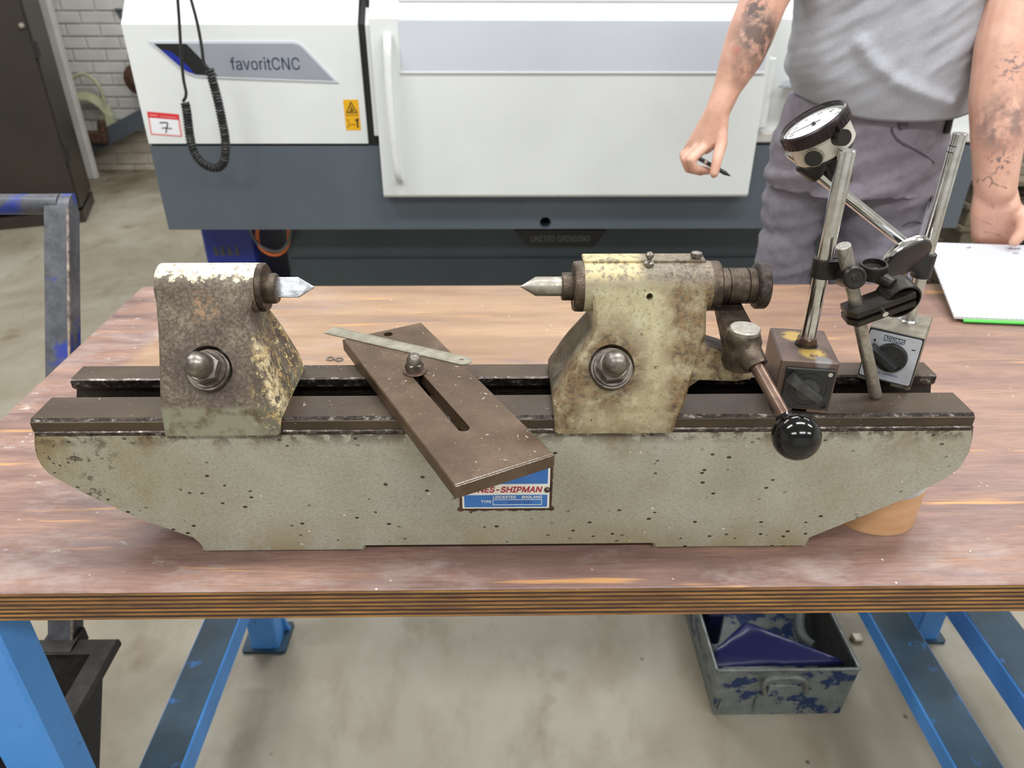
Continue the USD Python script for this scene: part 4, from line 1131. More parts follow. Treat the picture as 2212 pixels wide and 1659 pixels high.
rl0, rl1 = (V(-0.1933, 0.7411) + V(-0.1858, 0.7574)) / 2, V(-0.0380, 0.6759)
rd = (rl1 - rl0) / np.linalg.norm(rl1 - rl0)
rn = V(-rd[1], rd[0])
RL = np.linalg.norm(rl1 - rl0)
hw = 0.0088
rule2 = unary_union([Polygon([rl0 - rn * hw, rl0 + rd * RL - rn * hw, rl0 + rd * RL + rn * hw, rl0 + rn * hw]), Point(rl0 + rd * (RL - 0.001)).buffer(hw)])
rule2 = rule2.difference(Point(rl0 + rd * (RL - 0.003)).buffer(0.0024))
rule = thing('steel_rule', 'thin worn steel rule with a rounded end lying across the slotted plate', 'ruler', loc=(*rl0, ZP))
part(rule, 'blade', extrude(rule2, 0.0009).translate([0, 0, ZP + 0.0001]), 'rule_steel', smooth=False)
gr = []
for i in range(0, 150, 2):
    L_ = 0.0042 if i % 10 == 0 else 0.0026
    p = rl0 + rd * (0.004 + i * 0.001)
    for sg in (-1, 1):
        gr.append(LineString([p + rn * sg * hw * 0.99, p + rn * sg * (hw - L_)]).buffer(0.00012, cap_style=2))
part(rule, 'graduations', cat([extrude(g_, 0.00006).translate([0, 0, ZP + 0.00098]) for g_ in gr]), 'ink_grey', smooth=False)

for i, (u, v, w) in enumerate(((714, 776, 'left'), (732.5, 777.5, 'right'))):
    p = onz(u, v, BZ)
    single('washer', lathe([(0.0066, 0), (0.0068, 0.0006), (0.0064, 0.0016), (0.0040, 0.0016)], p, (0, 0, 1), 32) - cyl(p - V(0, 0, 0.01), p + V(0, 0, 0.01), 0.0036), 'nut_steel', 'small dark washer behind the bed, the %s one of the touching pair' % w, 'washer', 'two loose washers')

# roll of parcel tape behind the right end of the bed
tc = V(0.4105, 0.6585, BZ)
roll = thing('tape_roll', 'roll of brown parcel tape on the bench under the right end of the bed', 'tape roll', loc=tc)
rg = lambda a, b, z0_, z1_: cyl(tc + V(0, 0, z0_), tc + V(0, 0, z1_), a, seg=72) - cyl(tc + V(0, 0, z0_ - 0.01), tc + V(0, 0, z1_ + 0.01), b, seg=72)
part(roll, 'tape', rg(0.0505, 0.0405, 0.0003, 0.0480), 'tape_brown')
part(roll, 'wound_side', rg(0.0503, 0.0405, 0.0480, 0.0484), 'tape_side', label='grey wound side of the tape')
part(roll, 'core', rg(0.0404, 0.0375, 0.0003, 0.0486), 'cardboard')

# ------------------------------------------------------------------ left magnetic stand
def onp(u, v, p0, n):
    d = look_at(u, v)
    return CAM + d * (((np.asarray(p0) - CAM) @ n) / (d @ n))


def facing(u, v, du, dv, ratio):
    """A unit normal that leans in the image direction (du right, dv up) and shows a disc foreshortened to ratio."""
    d = look_at(u, v)
    d /= np.linalg.norm(d)
    q = RIGHT * du + UP * dv
    q = q - (q @ d) * d
    q /= np.linalg.norm(q)
    return q * math.sqrt(1 - ratio ** 2) - d * ratio


def oriented(o, ex, ey, ez, m):
    return m.transform(np.column_stack([ex, ey, ez, o]).tolist())


FL, FR, BR, BL_ = V(0.2553, 0.6003), V(0.3065, 0.5921), V(0.3168, 0.6605), V(0.2656, 0.6687)
zt1 = 1.0688
ex = np.append(FR - FL, 0)
w1 = np.linalg.norm(ex)
ex /= w1
ey = V(-ex[1], ex[0], 0)
d1 = 0.0690
h1 = zt1 - RZ
o1 = V(*FL, RZ)
st1 = thing('magnetic_stand', 'brown magnetic base with black switch face and plain post, left of the two stands', 'magnetic stand', loc=o1 + ex * w1 / 2 + ey * d1 / 2)
bb_ = rbox((0, 0, 0.0002), (w1, d1, h1), 0.0014) - box((w1 * 0.36, -0.01, -0.01), (w1 * 0.62, d1 + 0.01, 0.0042))
part(st1, 'base', oriented(o1, ex, ey, V(0, 0, 1), bb_), 'left_base_steel')
fp0 = lambda u, v: (lambda p: ((p - o1) @ ex, p[2] - RZ))(onp(u, v, o1, -ey))
pl = [fp0(*p) for p in ((1701, 793), (1808, 800), (1786, 886), (1700, 881))]
fx0, fx1 = 0.0062, w1 - 0.0022
face = rbox((fx0, -0.0026, 0.0062), (fx1, 0.002, h1 - 0.0066), 0.0008)
ckx, ckz = fp0(1742.5, 838)
for (qx, qz) in ((fx1 - 0.0045, h1 - 0.0115), (fx1 - 0.0050, 0.0105), (fx0 + 0.005, h1 - 0.0115)):
    face = face - cyl((qx, -0.01, qz), (qx, -0.0012, qz), 0.0026, seg=24)
gro = cyl((ckx, -0.01, ckz), (ckx, -0.0020, ckz), 0.0168, seg=64) - cyl((ckx, -0.02, ckz), (ckx, 0.0, ckz), 0.0164, seg=64)
part(st1, 'switch_face', oriented(o1, ex, ey, V(0, 0, 1), face - gro), 'black_plastic', label='black plastic switch face with a round dial')
part(st1, 'screw', oriented(o1, ex, ey, V(0, 0, 1), cyl((fx1 - 0.0045, -0.0012, h1 - 0.0115), (fx1 - 0.0045, -0.0024, h1 - 0.0115), 0.0022, seg=20) - box((fx1 - 0.0065, -0.01, h1 - 0.0119), (fx1 - 0.0025, -0.002, h1 - 0.0111))), 'bright_steel')
k0, k1 = V(*fp0(1703, 806)), V(*fp0(1770, 860))
kd = (k1 - k0) / np.linalg.norm(k1 - k0)
kn_ = V(-kd[1], kd[0])
kp = lambda p, y: V(p[0], y, p[1])
kb = hull([kp(k0 + kn_ * s_ * 0.0046 + kd * 0.001, -0.0026) for s_ in (-1, 1)] + [kp(k1 + kn_ * s_ * 0.0040, -0.0026) for s_ in (-1, 1)] +
          [kp(k0 + kn_ * s_ * 0.0040, -0.0120) for s_ in (-1, 1)] + [kp(k0 + kd * 0.004 + kn_ * s_ * 0.0032, -0.0136) for s_ in (-1, 1)] + [kp(k1 - kd * 0.002 + kn_ * s_ * 0.0026, -0.0095) for s_ in (-1, 1)])
kb = kb + cyl((ckx, -0.0026, ckz), (ckx, -0.0046, ckz), 0.0105, seg=40)
part(st1, 'switch_lever', oriented(o1, ex, ey, V(0, 0, 1), kb), 'lever_plastic')
pp = V(0.2886, 0.6300, zt1)
ptop1 = V(0.2878, 0.6310, 1.2490)
part(st1, 'washer', lathe([(0.0100, 0), (0.0104, 0.0006), (0.0098, 0.002), (0.004, 0.002)], pp, (0, 0, 1), 36), 'black_oxide')
hxn = Manifold.extrude(CrossSection([[(0.0092 * math.cos(t + 0.35), 0.0092 * math.sin(t + 0.35)) for t in np.arange(6) * math.pi / 3]]), 0.0065) ^ lathe([(0.0094, 0), (0.0094, 0.0048), (0.0078, 0.0065)], (0, 0, 0), (0, 0, 1), 36)
part(st1, 'nut', hxn.translate([pp[0], pp[1], zt1 + 0.002]), 'rod_brown')
part(st1, 'post', cyl(pp + V(0, 0, 0.002), ptop1, 0.0071, ch=0.0006, seg=40), 'bright_steel', label='bright chromed post')
zc1 = ony(1778, 578, 0.63)[2]
ctr1 = V(pp[0], 0.6305, zc1)
cl = hull([ctr1 + V(0.0095 * math.cos(t), 0.0095 * math.sin(t), h) for t in np.linspace(0.6 * math.pi, 1.62 * math.pi, 14) for h in (-0.0085, 0.0085)] + [ctr1 + V(0.022, d, h) for d in (-0.0088, 0.0070) for h in (-0.0085, 0.0085)])
cl = cl - cyl(ctr1 - V(0, 0, 0.02), ctr1 + V(0, 0, 0.02), 0.0072) - box(ctr1 + V(0.004, -0.0012, -0.02), ctr1 + V(0.03, 0.0012, 0.02))
part(st1, 'post_clamp', cl, 'black_oxide')
jr = V(0.366, 0.6237, RZ + 0.0004)
jt = V(0.2922, 0.6090, 1.1735)
rdv = (jt - jr) / np.linalg.norm(jt - jr)


def on_rod(u, v):
    """The point of the loose rod seen at this height."""
    best = min(np.linspace(0, np.linalg.norm(jt - jr), 400), key=lambda s_: abs(((jr + rdv * s_ - CAM) @ UP) / ((jr + rdv * s_ - CAM) @ FWD) - (H / 2 - v) / FPX))
    return jr + rdv * best


jc = on_rod(1835, 598)
fa = V(-0.10, -0.93, 0.30)
fa /= np.linalg.norm(fa)
sw = uni([cyl(jc + fa * 0.0125, jc - fa * 0.010, 0.0100, 0.0100, seg=40, ch=0.0008), cyl(jc - fa * 0.004, ctr1 + V(0.016, 0, 0), 0.0082, 0.0072, seg=28)])
sw = sw - cyl(jc - rdv * 0.03, jc + rdv * 0.03, 0.0062)
part(st1, 'swivel', sw, 'black_oxide')
part(st1, 'swivel_cap', lathe([(0.0092, 0), (0.0092, 0.0008), (0.0084, 0.0016), (0.0070, 0.0016), (0.0066, 0.0010), (0.0036, 0.0010), (0.003, 0.0018)], jc + fa * 0.0125, fa, 40), 'black_oxide')
# the loose rod with its dovetail clamp and ring
part(st1, 'cross_rod', cyl(jr + rdv * 0.002, jt, 0.0058, ch=0.0005, seg=32), 'dull_steel', label='speckled steel rod leaning down to the front rail')
part(st1, 'grip_sleeve', cyl(on_rod(1826, 575), jt + rdv * 0.0006, 0.0063, ch=0.0006, seg=40), 'ribbed_steel', label='finely ribbed top of the rod')
dq = on_rod(1849, 668)
hd = V(0.80, -0.06, 0.58)
hd = V(0.93, 0.05, 0.37)
hd /= np.linalg.norm(hd)
fwd_ = V(0.25, -0.80, -0.10)
fwd_ = fwd_ - (fwd_ @ hd) * hd
fwd_ /= np.linalg.norm(fwd_)
up2 = np.cross(hd, fwd_)
if up2[2] < 0:
    up2 = -up2
DB = lambda a, b, c: dq + hd * a + fwd_ * b + up2 * c
obx = lambda a0, a1, b0, b1, c0, c1_: hull([DB(a, b, c) for a in (a0, a1) for b in (b0, b1) for c in (c0, c1_)])
for c0 in (0.0018, -0.0082):
    jaw = hull([DB(a, b, c) for a, b, c in ((-0.012, -0.006, c0), (-0.012, 0.006, c0), (-0.006, 0.014, c0), (0.046, 0.014, c0), (0.046, -0.006, c0), (-0.012, -0.006, c0 + 0.0062), (-0.012, 0.006, c0 + 0.0062), (-0.006, 0.014, c0 + 0.0062), (0.046, 0.014, c0 + 0.0062), (0.046, -0.006, c0 + 0.0062))])
    jaw = jaw - cyl(dq - rdv * 0.03, dq + rdv * 0.03, 0.0060)
    part(st1, 'clamp_jaw', jaw, 'black_oxide')
part(st1, 'jaw_screw', cyl(DB(0.017, 0.010, -0.001), DB(0.017, 0.0175, -0.001), 0.0027, seg=24), 'bright_steel')
rcn = DB(0.036, 0.002, -0.001)
ring = cyl(rcn - fwd_ * 0.010, rcn + fwd_ * 0.009, 0.0170, seg=56, ch=0.0008) - cyl(rcn - fwd_ * 0.03, rcn + fwd_ * 0.03, 0.0150, seg=56)
ring = ring - obx(-0.02, 0.047, -0.0065, 0.0145, -0.0084, 0.0082)
part(st1, 'clamp_ring', uni([ring, cyl(rcn - fwd_ * 0.010, rcn - fwd_ * 0.007, 0.016, seg=48)]), 'black_oxide')
kc = onp(1886, 583, rcn, -FWD)
ka = V(-0.10, -0.1, 0.98)
ka /= np.linalg.norm(ka)
kbot = rcn + up2 * 0.0165 - hd * 0.004
part(st1, 'knob_neck', cyl(kbot, kc - ka * 0.004, 0.0052, 0.0068, seg=28), 'black_oxide')
kpr = []
kk = lathe([(0.0080, -0.0085), (0.0112, -0.0065), (0.0116, -0.0055), (0.0116, 0.0050), (0.0110, 0.0062), (0.0098, 0.0062), (0.0090, 0.0020), (0.0040, 0.0012)], kc, ka, 64)
ribs = []
kx, ky, kz = frame(ka)
for t in np.linspace(0, 2 * math.pi, 44, endpoint=False):
    p = kc + 0.0116 * (math.cos(t) * kx + math.sin(t) * ky)
    ribs.append(cyl(p - ka * 0.0055, p + ka * 0.005, 0.0005, seg=6))
part(st1, 'thumb_knob', uni([kk] + ribs), 'black_oxide', label='ribbed black thumb knob with a dished top')

# ------------------------------------------------------------------ right magnetic stand
FL2, FR2 = V(0.3624, 0.6612), V(0.4035, 0.6339)
zt2 = 1.0724
ex2 = np.append(FR2 - FL2, 0)
w2 = np.linalg.norm(ex2)
ex2 /= w2
ey2 = V(-ex2[1], ex2[0], 0)
d2 = 0.0585
h2 = zt2 - RZ
o2 = V(*FL2, RZ)
st2 = thing('magnetic_stand', 'grey magnetic base with silver faceplate and long arm, right of the two stands', 'magnetic stand', loc=o2 + ex2 * w2 / 2 + ey2 * d2 / 2)
b2 = rbox((0, 0, 0.0002), (w2, d2, h2), 0.0012) - box((w2 * 0.36, -0.01, -0.01), (w2 * 0.64, d2 + 0.01, 0.004))
O2 = lambda m: oriented(o2, ex2, ey2, V(0, 0, 1), m)
part(st2, 'base', O2(b2), 'noga_grey')
part(st2, 'face_gasket', O2(rbox((0.0004, -0.0008, 0.0052), (w2 - 0.0004, 0.001, h2 - 0.0006), 0.0006)), 'rubber')
fq = Polygon([(0.0014, 0.0066), (w2 - 0.0014, 0.0066), (w2 - 0.0014, h2 - 0.0022), (0.0014, h2 - 0.0022)]).buffer(-0.002).buffer(0.002)
fpl = xz(extrude(fq, 0.0014), -0.0006)
part(st2, 'faceplate', O2(fpl), 'noga_plate', label='silver faceplate with printed marks')
f2 = lambda u, v: (lambda p: ((p - o2) @ ex2, p[2] - RZ))(onp(u, v, o2, -ey2))
fpx = lambda zx, zy: f2(1840 + zx / 7.541, 640 + zy / 7.541)


def face_text(s, zx0, zy0, zx1, zy1, hz, m, name, bold=False):
    a, b = V(*fpx(zx0, zy0)), V(*fpx(zx1, zy1))
    t = text(s, hz, (0, 0, 0), 0.0003, bold, np.linalg.norm(b - a))
    v = np.array(t.vertices)
    th = math.atan2(b[1] - a[1], b[0] - a[0])
    x_, z_ = v[:, 0] * math.cos(th) - v[:, 2] * math.sin(th), v[:, 0] * math.sin(th) + v[:, 2] * math.cos(th)
    t.vertices = (o2 + np.outer(x_ + a[0], ex2) + np.outer(v[:, 1] - 0.0019, ey2) + np.outer(z_ + a[1], V(0, 0, 1)))
    part(st2, name, t, m, smooth=False)


def face_lines(lines, r, name, m):
    out = []
    for l in lines:
        q_ = xz(extrude(LineString([fpx(*p) for p in l]).buffer(r, cap_style=2), 0.0003), -0.0019)
        out.append(T(O2(q_)))
    part(st2, name, cat(out), m, smooth=False)


face_text('NOGA', 662, 722, 872, 772, 0.0046, 'ink_navy', 'lettering')
face_text('TEMP.  COMPENSATED', 385, 1225, 745, 1312, 0.0017, 'ink_blue', 'lettering')
face_lines([[(548, 620), (530, 700), (640, 722), (660, 648), (548, 620)], [(575, 690), (590, 640), (620, 700), (632, 655)], [(665, 655), (890, 710)], [(655, 735), (850, 776)]], 0.00028, 'emblem', 'ink_navy')
face_lines([[(365, 690), (400, 706)], [(388, 680), (376, 716)]], 0.00045, 'switch_mark', 'ink_black')
face_lines([[(978, 862), (1040, 872)]], 0.00045, 'switch_mark', 'ink_black')
kcx, kcz = fpx(640, 985)
kn1 = cyl((kcx, -0.0018, kcz), (kcx, -0.0052, kcz), 0.0152, 0.0146, seg=56)
kn1 = kn1 + (cyl((kcx, -0.005, kcz), (kcx, -0.0062, kcz), 0.0146, 0.0142, seg=56) - cyl((kcx, -0.004, kcz), (kcx, -0.02, kcz), 0.0122, seg=56))
a2_, b2_ = V(*fpx(330, 790)), V(*fpx(715, 1140))
kd2 = (b2_ - a2_) / np.linalg.norm(b2_ - a2_)
kn2 = V(-kd2[1], kd2[0])
bar = hull([kp(p + kn2 * s_ * w_, y) for p in (a2_ - kd2 * 0.001, b2_) for s_ in (-1, 1) for w_, y in ((0.0052, -0.0045), (0.0026, -0.0125))])
part(st2, 'switch_knob', O2(kn1 + bar), 'black_plastic', label='black rotary switch knob with a finger bar')
pp2 = V(0.4068, 0.6752, zt2)
pt2 = V(0.4052, 0.6770, 1.2530)
part(st2, 'collar', lathe([(0.0092, 0), (0.0094, 0.0006), (0.0082, 0.0022), (0.004, 0.0022)], pp2, (0, 0, 1), 40), 'bright_steel')
part(st2, 'post', cyl(pp2 + V(0, 0, 0.001), pt2, 0.0062, ch=0.0007, seg=40), 'bright_steel', label='bright chromed post with two rings at its top')
for s_ in (0.0105, 0.0160):
    p = pt2 - V(0, 0, s_)
    part(st2, 'post_ring', cyl(p, p - V(0, 0, 0.0007), 0.00625, seg=40), 'ink_black')
zc2 = ony(2010, 568, 0.677)[2]
cc2 = V(0.4062, 0.6762, zc2)
slv = cyl(cc2 - V(0, 0, 0.0135), cc2 + V(0, 0, 0.0105), 0.0092, ch=0.0008, seg=36)
kdn = facing(1953, 557, 0.66, -0.75, 0.40)
kdc = ony(1953, 557, 0.664)
slv = uni([slv, hull([T(cyl(cc2 - V(0, 0, 0.011), cc2 + V(0, 0, 0.008), 0.0088, seg=20)).vertices, T(cyl(kdc - kdn * 0.004, kdc - kdn * 0.012, 0.008, seg=20)).vertices][0].tolist() + T(cyl(kdc - kdn * 0.004 + V(0.008, 0, 0), kdc - kdn * 0.010 + V(0.008, 0, 0), 0.008, seg=20)).vertices.tolist())])
part(st2, 'sleeve', slv, 'black_plastic')
part(st2, 'clamp_disc', lathe([(0.0240, -0.0045), (0.0258, -0.0032), (0.0262, 0.0), (0.0254, 0.0028)], kdc, kdn, 64), 'bright_steel', label='chrome rim of the clamping disc')
part(st2, 'clamp_disc_face', lathe([(0.0254, 0.0026), (0.0244, 0.0046), (0.0180, 0.0066), (0.008, 0.0076), (0.001, 0.0078)], kdc, kdn, 64), 'black_plastic', label='domed black face of the clamping disc')
arm0, arm1 = ony(1962, 532, 0.686), ony(1704, 326, 0.672)
part(st2, 'arm', cyl(arm0, arm1, 0.0052, ch=0.0005, seg=36), 'bright_steel', label='thin bright arm rising to the dial gauge')

# ------------------------------------------------------------------ dial gauge on the arm
dn = facing(1755, 262, -0.42, 0.905, 0.34)
dc = ony(1755, 262, 0.662)
gx = RIGHT - (RIGHT @ dn) * dn
gx /= np.linalg.norm(gx)
gy = np.cross(dn, gx)
gauge = thing('dial_gauge', 'round dial gauge with a white face and black scalloped bezel, clamped to the arm', 'dial gauge', loc=dc - dn * 0.03)
part(gauge, 'case', lathe([(0.0215, -0.0300), (0.0250, -0.0285), (0.0262, -0.0265), (0.0262, -0.0105), (0.024, -0.0100)], dc, dn, 64), 'gauge_body')
part(gauge, 'back_plate', lathe([(0.0200, -0.0335), (0.0225, -0.0325), (0.0225, -0.0300)], dc, dn, 48), 'black_plastic')
bz_ = lathe([(0.0278, -0.0105), (0.0292, -0.0095), (0.0294, -0.0020), (0.0288, 0.0006), (0.0272, 0.0016)], dc, dn, 72) - cyl(dc - dn * 0.0035, dc + dn * 0.01, 0.0266, 0.0270, seg=72)
sc_ = []
for t in np.linspace(0, 2 * math.pi, 40, endpoint=False):
    q_ = dc + 0.0304 * (math.cos(t) * gx + math.sin(t) * gy)
    sc_.append(cyl(q_ - dn * 0.0100, q_ - dn * 0.0028, 0.0016, seg=10))
part(gauge, 'bezel', bz_ - uni(sc_), 'bezel', label='dark scalloped bezel')
part(gauge, 'dial_face', cyl(dc - dn * 0.0040, dc - dn * 0.0034, 0.0268, seg=64), 'dial_white')
tk = []
for i in range(100):
    t = 2 * math.pi * i / 100
    r0 = 0.0222 if i % 10 == 0 else 0.0236
    a, b = [dc - dn * 0.0033 + r * (math.cos(t) * gx + math.sin(t) * gy) for r in (r0, 0.0252)]
    sd = np.cross(dn, b - a)
    sd = sd / np.linalg.norm(sd) * 0.00016
    tk.append(hull([p + s_ * sd + h * dn for p in (a, b) for s_ in (-1, 1) for h in (0, 0.0001)]))
for j in range(10):
    t = 2 * math.pi * j / 10 + math.pi / 2
    tx = meshkit.text_mesh(str(j * 10), 0.0026, 0.0001)
    v = np.array(tx.vertices)
    v[:, :2] -= (v[:, :2].max(0) + v[:, :2].min(0)) / 2
    base_ = dc - dn * 0.0033 + 0.0195 * (math.cos(t) * gx + math.sin(t) * gy)
    tx.vertices = base_ + np.outer(v[:, 0], gx) + np.outer(v[:, 1], gy) + np.outer(v[:, 2], dn)
    tk.append(tx)
part(gauge, 'scale', cat(tk), 'ink_grey', smooth=False)
nt = -gx * 0.93 + gy * 0.36
nb = np.cross(dn, nt)
part(gauge, 'needle', uni([hull([dc - dn * 0.0020 + nt * r + nb * w_ + dn * h for r, w in ((-0.006, 0.0007), (0.021, 0.00015)) for w_ in (-w, w) for h in (0, 0.0003)]), cyl(dc - dn * 0.0032, dc - dn * 0.0012, 0.0016, seg=20)]), 'ink_black')
part(gauge, 'crystal', lathe([(0.0266, -0.0008), (0.0266, 0.0), (0.018, 0.0006), (0.004, 0.0008)], dc, dn, 64), 'crystal', label='clear crystal over the dial')
stem_d = gx * 0.30 + gy * 0.95
stem_d /= np.linalg.norm(stem_d)
s0_ = dc - dn * 0.018
part(gauge, 'stem', uni([cyl(s0_ + stem_d * 0.024, s0_ + stem_d * 0.052, 0.0040, seg=24), cyl(s0_ + stem_d * 0.050, s0_ + stem_d * 0.060, 0.0030, 0.0032, seg=24)]), 'bright_steel')


def radial(u, v, h):
    """A point on the case wall seen at this pixel."""
    d = look_at(u, v)
    best = None
    for t in np.linspace(0, 2 * math.pi, 720):
        r_ = math.cos(t) * gx + math.sin(t) * gy
        p = dc + dn * h + 0.0262 * r_
        if r_ @ FWD > 0:
            continue
        e = abs((p - CAM) @ RIGHT / ((p - CAM) @ FWD) - (u - W / 2) / FPX)
        if best is None or e < best[0]:
            best = (e, p, r_)
    return best[1], best[2]


p, r_ = radial(1759, 325, -0.0200)
part(gauge, 'plug', uni([cyl(p - r_ * 0.002, p + r_ * 0.0030, 0.0100 * 0.72, seg=32)]), 'black_plastic')
part(gauge, 'plug_rim', cyl(p - r_ * 0.002, p + r_ * 0.0026, 0.0080, seg=36) - cyl(p - r_ * 0.01, p + r_ * 0.01, 0.0071, seg=36), 'rule_steel')
p, r_ = radial(1812, 292, -0.0150)
part(gauge, 'bezel_clamp', uni([cyl(p - r_ * 0.002, p + r_ * 0.0075, 0.0070, 0.0066, seg=24), hull([p + gy * a + dn * b + r_ * c for a in (-0.004, 0.006) for b in (0.002, 0.011) for c in (-0.002, 0.0035)])]), 'black_oxide')
part(gauge, 'lug', hull([dc - dn * 0.0310 + r * gx + q2 * gy - dn * h for r in (-0.004, 0.004) for q2 in (-0.012, 0.010) for h in (0, 0.012)]), 'black_oxide')
cpt = arm1 + (arm0 - arm1) * 0.17
ad = (arm0 - arm1) / np.linalg.norm(arm0 - arm1)
cb2 = hull([T(cyl(cpt - ad * 0.009, cpt + ad * 0.009, 0.0088, seg=24)).vertices.tolist() + [dc - dn * 0.034 + gx * a + gy * b for a in (-0.006, 0.004) for b in (-0.006, 0.006)]][0])
part(gauge, 'arm_clamp', cb2 - cyl(arm0, arm1, 0.0053), 'black_plastic')
part(gauge, 'clamp_screw', cyl(cpt + V(0.014, -0.004, 0.012), cpt + V(0.032, 0.002, -0.012), 0.0095, seg=32, ch=0.001), 'black_plastic')

# ------------------------------------------------------------------ notepad held at the back of the bench
nA = onz(2062, 684, BZ + 0.011)
nB = onz(2212, 690, BZ + 0.011)
nx_ = (nB - nA) / np.linalg.norm(nB - nA)
d_ = look_at(1998, 523)
t_ = min(np.linspace(1.3, 1.6, 600), key=lambda t: abs(np.linalg.norm(CAM + d_ * t - nA) - 0.297))
nC = CAM + d_ * t_
nyv = nC - nA
nyv = nyv - (nyv @ nx_) * nx_ * 0.0
NL = np.linalg.norm(nyv)
nyv /= NL
nz_ = np.cross(nx_, nyv)
nz_ /= np.linalg.norm(nz_)
pad = thing('notepad', 'white lined notepad with a green cover, held tilted at the back of the bench', 'notepad', loc=nA)
NP = lambda a, b, c: nA + nx_ * a + nyv * b + nz_ * c
slab = lambda a0, a1, b0, b1, c0, c1_: hull([NP(a, b, c) for a in (a0, a1) for b in (b0, b1) for c in (c0, c1_)])
part(pad, 'page', slab(0, 0.215, 0, NL, -0.0012, 0.0), 'lined_paper', smooth=False, label='lined top page')
part(pad, 'page_block', slab(0.001, 0.214, 0.0008, NL, -0.0044, -0.0013), 'paper', smooth=False)
part(pad, 'cover', slab(0.016, 0.22, -0.005, NL - 0.02, -0.0072, -0.0046), 'green_card', smooth=False, label='green card cover')
wr = []
for (u0, v0, n_) in ((2088, 534, 3), (2178, 536, 8), (2188, 546, 4)):
    for i in range(n_):
        q_ = [onp(u0 + 3.2 * i + du, v0 + dv, nA, nz_) for du, dv in ((0, rng.random() * 3), (1.2, rng.random() * 4 - 1), (2.6, rng.random() * 3))]
        wr.append(tube([p + nz_ * 0.0004 for p in spline(q_, 6)], 0.0005, 5))
part(pad, 'handwriting', cat(wr), 'ink_grey', kind='stuff')

# ------------------------------------------------------------------ tin box on the floor under the bench
fb = [onz(1540, 1545, 0.0), onz(1812, 1542, 0.0)]
yb0 = (fb[0][1] + fb[1][1]) / 2
tz = ony(1700, 1447, yb0 - 0.012)[2]
tl, tr_ = ony(1550, 1447, yb0 - 0.012)[0], ony(1858, 1445, yb0 - 0.012)[0]
tinb = thing('tin_box', 'open steel tote box with flaking blue paint on the floor under the bench', 'box', loc=((fb[0][0] + fb[1][0]) / 2, yb0 + 0.2, 0))
TD = 0.42
low = [V(fb[0][0], yb0, 0.002), V(fb[1][0], yb0, 0.002), V(fb[1][0], yb0 + TD, 0.002), V(fb[0][0], yb0 + TD, 0.002)]
hi = [V(tl, yb0 - 0.012, tz), V(tr_, yb0 - 0.012, tz), V(tr_, yb0 + TD + 0.012, tz), V(tl, yb0 + TD + 0.012, tz)]


def wallp(i, j, t=0.0022):
    c = (sum(low) + sum(hi)) / 8
    n_ = np.cross(low[j] - low[i], hi[i] - low[i])
    n_ /= np.linalg.norm(n_)
    if n_ @ (c - low[i]) < 0:
        n_ = -n_
    return hull([p + n_ * s_ for p in (low[i], low[j], hi[i], hi[j]) for s_ in (0, t)])


for i, nm in enumerate(('front_wall', 'side_wall', 'back_wall', 'side_wall')):
    part(tinb, nm, wallp(i, (i + 1) % 4), 'tin_box', label='front wall with flaking blue paint' if i == 0 else None)
part(tinb, 'bottom', box(low[0], low[2] + V(0, 0, 0.002)), 'tin_box')
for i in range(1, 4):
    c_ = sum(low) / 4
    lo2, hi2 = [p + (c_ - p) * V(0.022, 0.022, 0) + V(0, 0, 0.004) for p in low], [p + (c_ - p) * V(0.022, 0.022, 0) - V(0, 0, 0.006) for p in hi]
    part(tinb, 'shade_lining', hull([lo2[i], lo2[(i + 1) % 4], hi2[i], hi2[(i + 1) % 4]] + [p + (c_ - p) * V(0.006, 0.006, 0) for p in (lo2[i], lo2[(i + 1) % 4], hi2[i], hi2[(i + 1) % 4])]), 'bin_black', label='added black panels painting the shade inside the box')  # added inner panels, their black stands for the shade inside the box
rim = [T(cyl(hi[i], hi[(i + 1) % 4], 0.0035, seg=12)) for i in range(4)]
part(tinb, 'rolled_rim', cat(rim), 'tin_edge')
hf = lambda u, v, o=0.0: ony(u, v, yb0 - 0.008 - o)
hh = [hf(1650, 1500), hf(1650, 1488, 0.012), hf(1657, 1470, 0.022), hf(1735, 1468, 0.022), hf(1742, 1485, 0.012), hf(1742, 1497)]
part(tinb, 'handle', tube(spline(hh, 40), 0.0045, 10), 'tin_edge')
part(tinb, 'label_holder', uni([rbox(hf(1655, 1500) + V(0, -0.003, 0), hf(1740, 1478) + V(0, 0.004, 0), 0.001)]), 'tin_box')
lbl = [hf(1556, 1540), hf(1556, 1508)]
part(tinb, 'rib', cyl(hf(1628, 1538), hf(1636, 1506), 0.0028, seg=10), 'tin_edge')
part(tinb, 'rib', cyl(hf(1552, 1535), hf(1560, 1512), 0.0025, seg=10), 'tin_edge')
zb_ = tz - 0.035
guard = hull([onz(*p, z) for p, z in (((1538, 1440), tz - 0.045), ((1827, 1440), tz - 0.05), ((1826, 1428), tz - 0.035), ((1632, 1354), tz - 0.012), ((1612, 1342), tz - 0.018), ((1540, 1408), tz - 0.03), ((1600, 1352), tz - 0.05), ((1780, 1420), tz - 0.06))])
guard = T(guard.refine_to_length(0.012))
trimesh.smoothing.filter_taubin(guard, iterations=8)
single('plastic_guard', guard, 'dark_blue_plastic', 'dark blue plastic guard lying in the tin box under the bench', 'guard', smooth=50)
pz = tz - 0.04
pe = [onz(u, v, tz - 0.05) for u, v in ((1734, 1300), (1728, 1330), (1727, 1360), (1738, 1382), (1755, 1396))]
single('pipe_elbow', tube(spline(pe, 30), 0.0125, 14), 'pipe_grey', 'grey bent pipe standing in the tin box behind the blue guard', 'pipe')
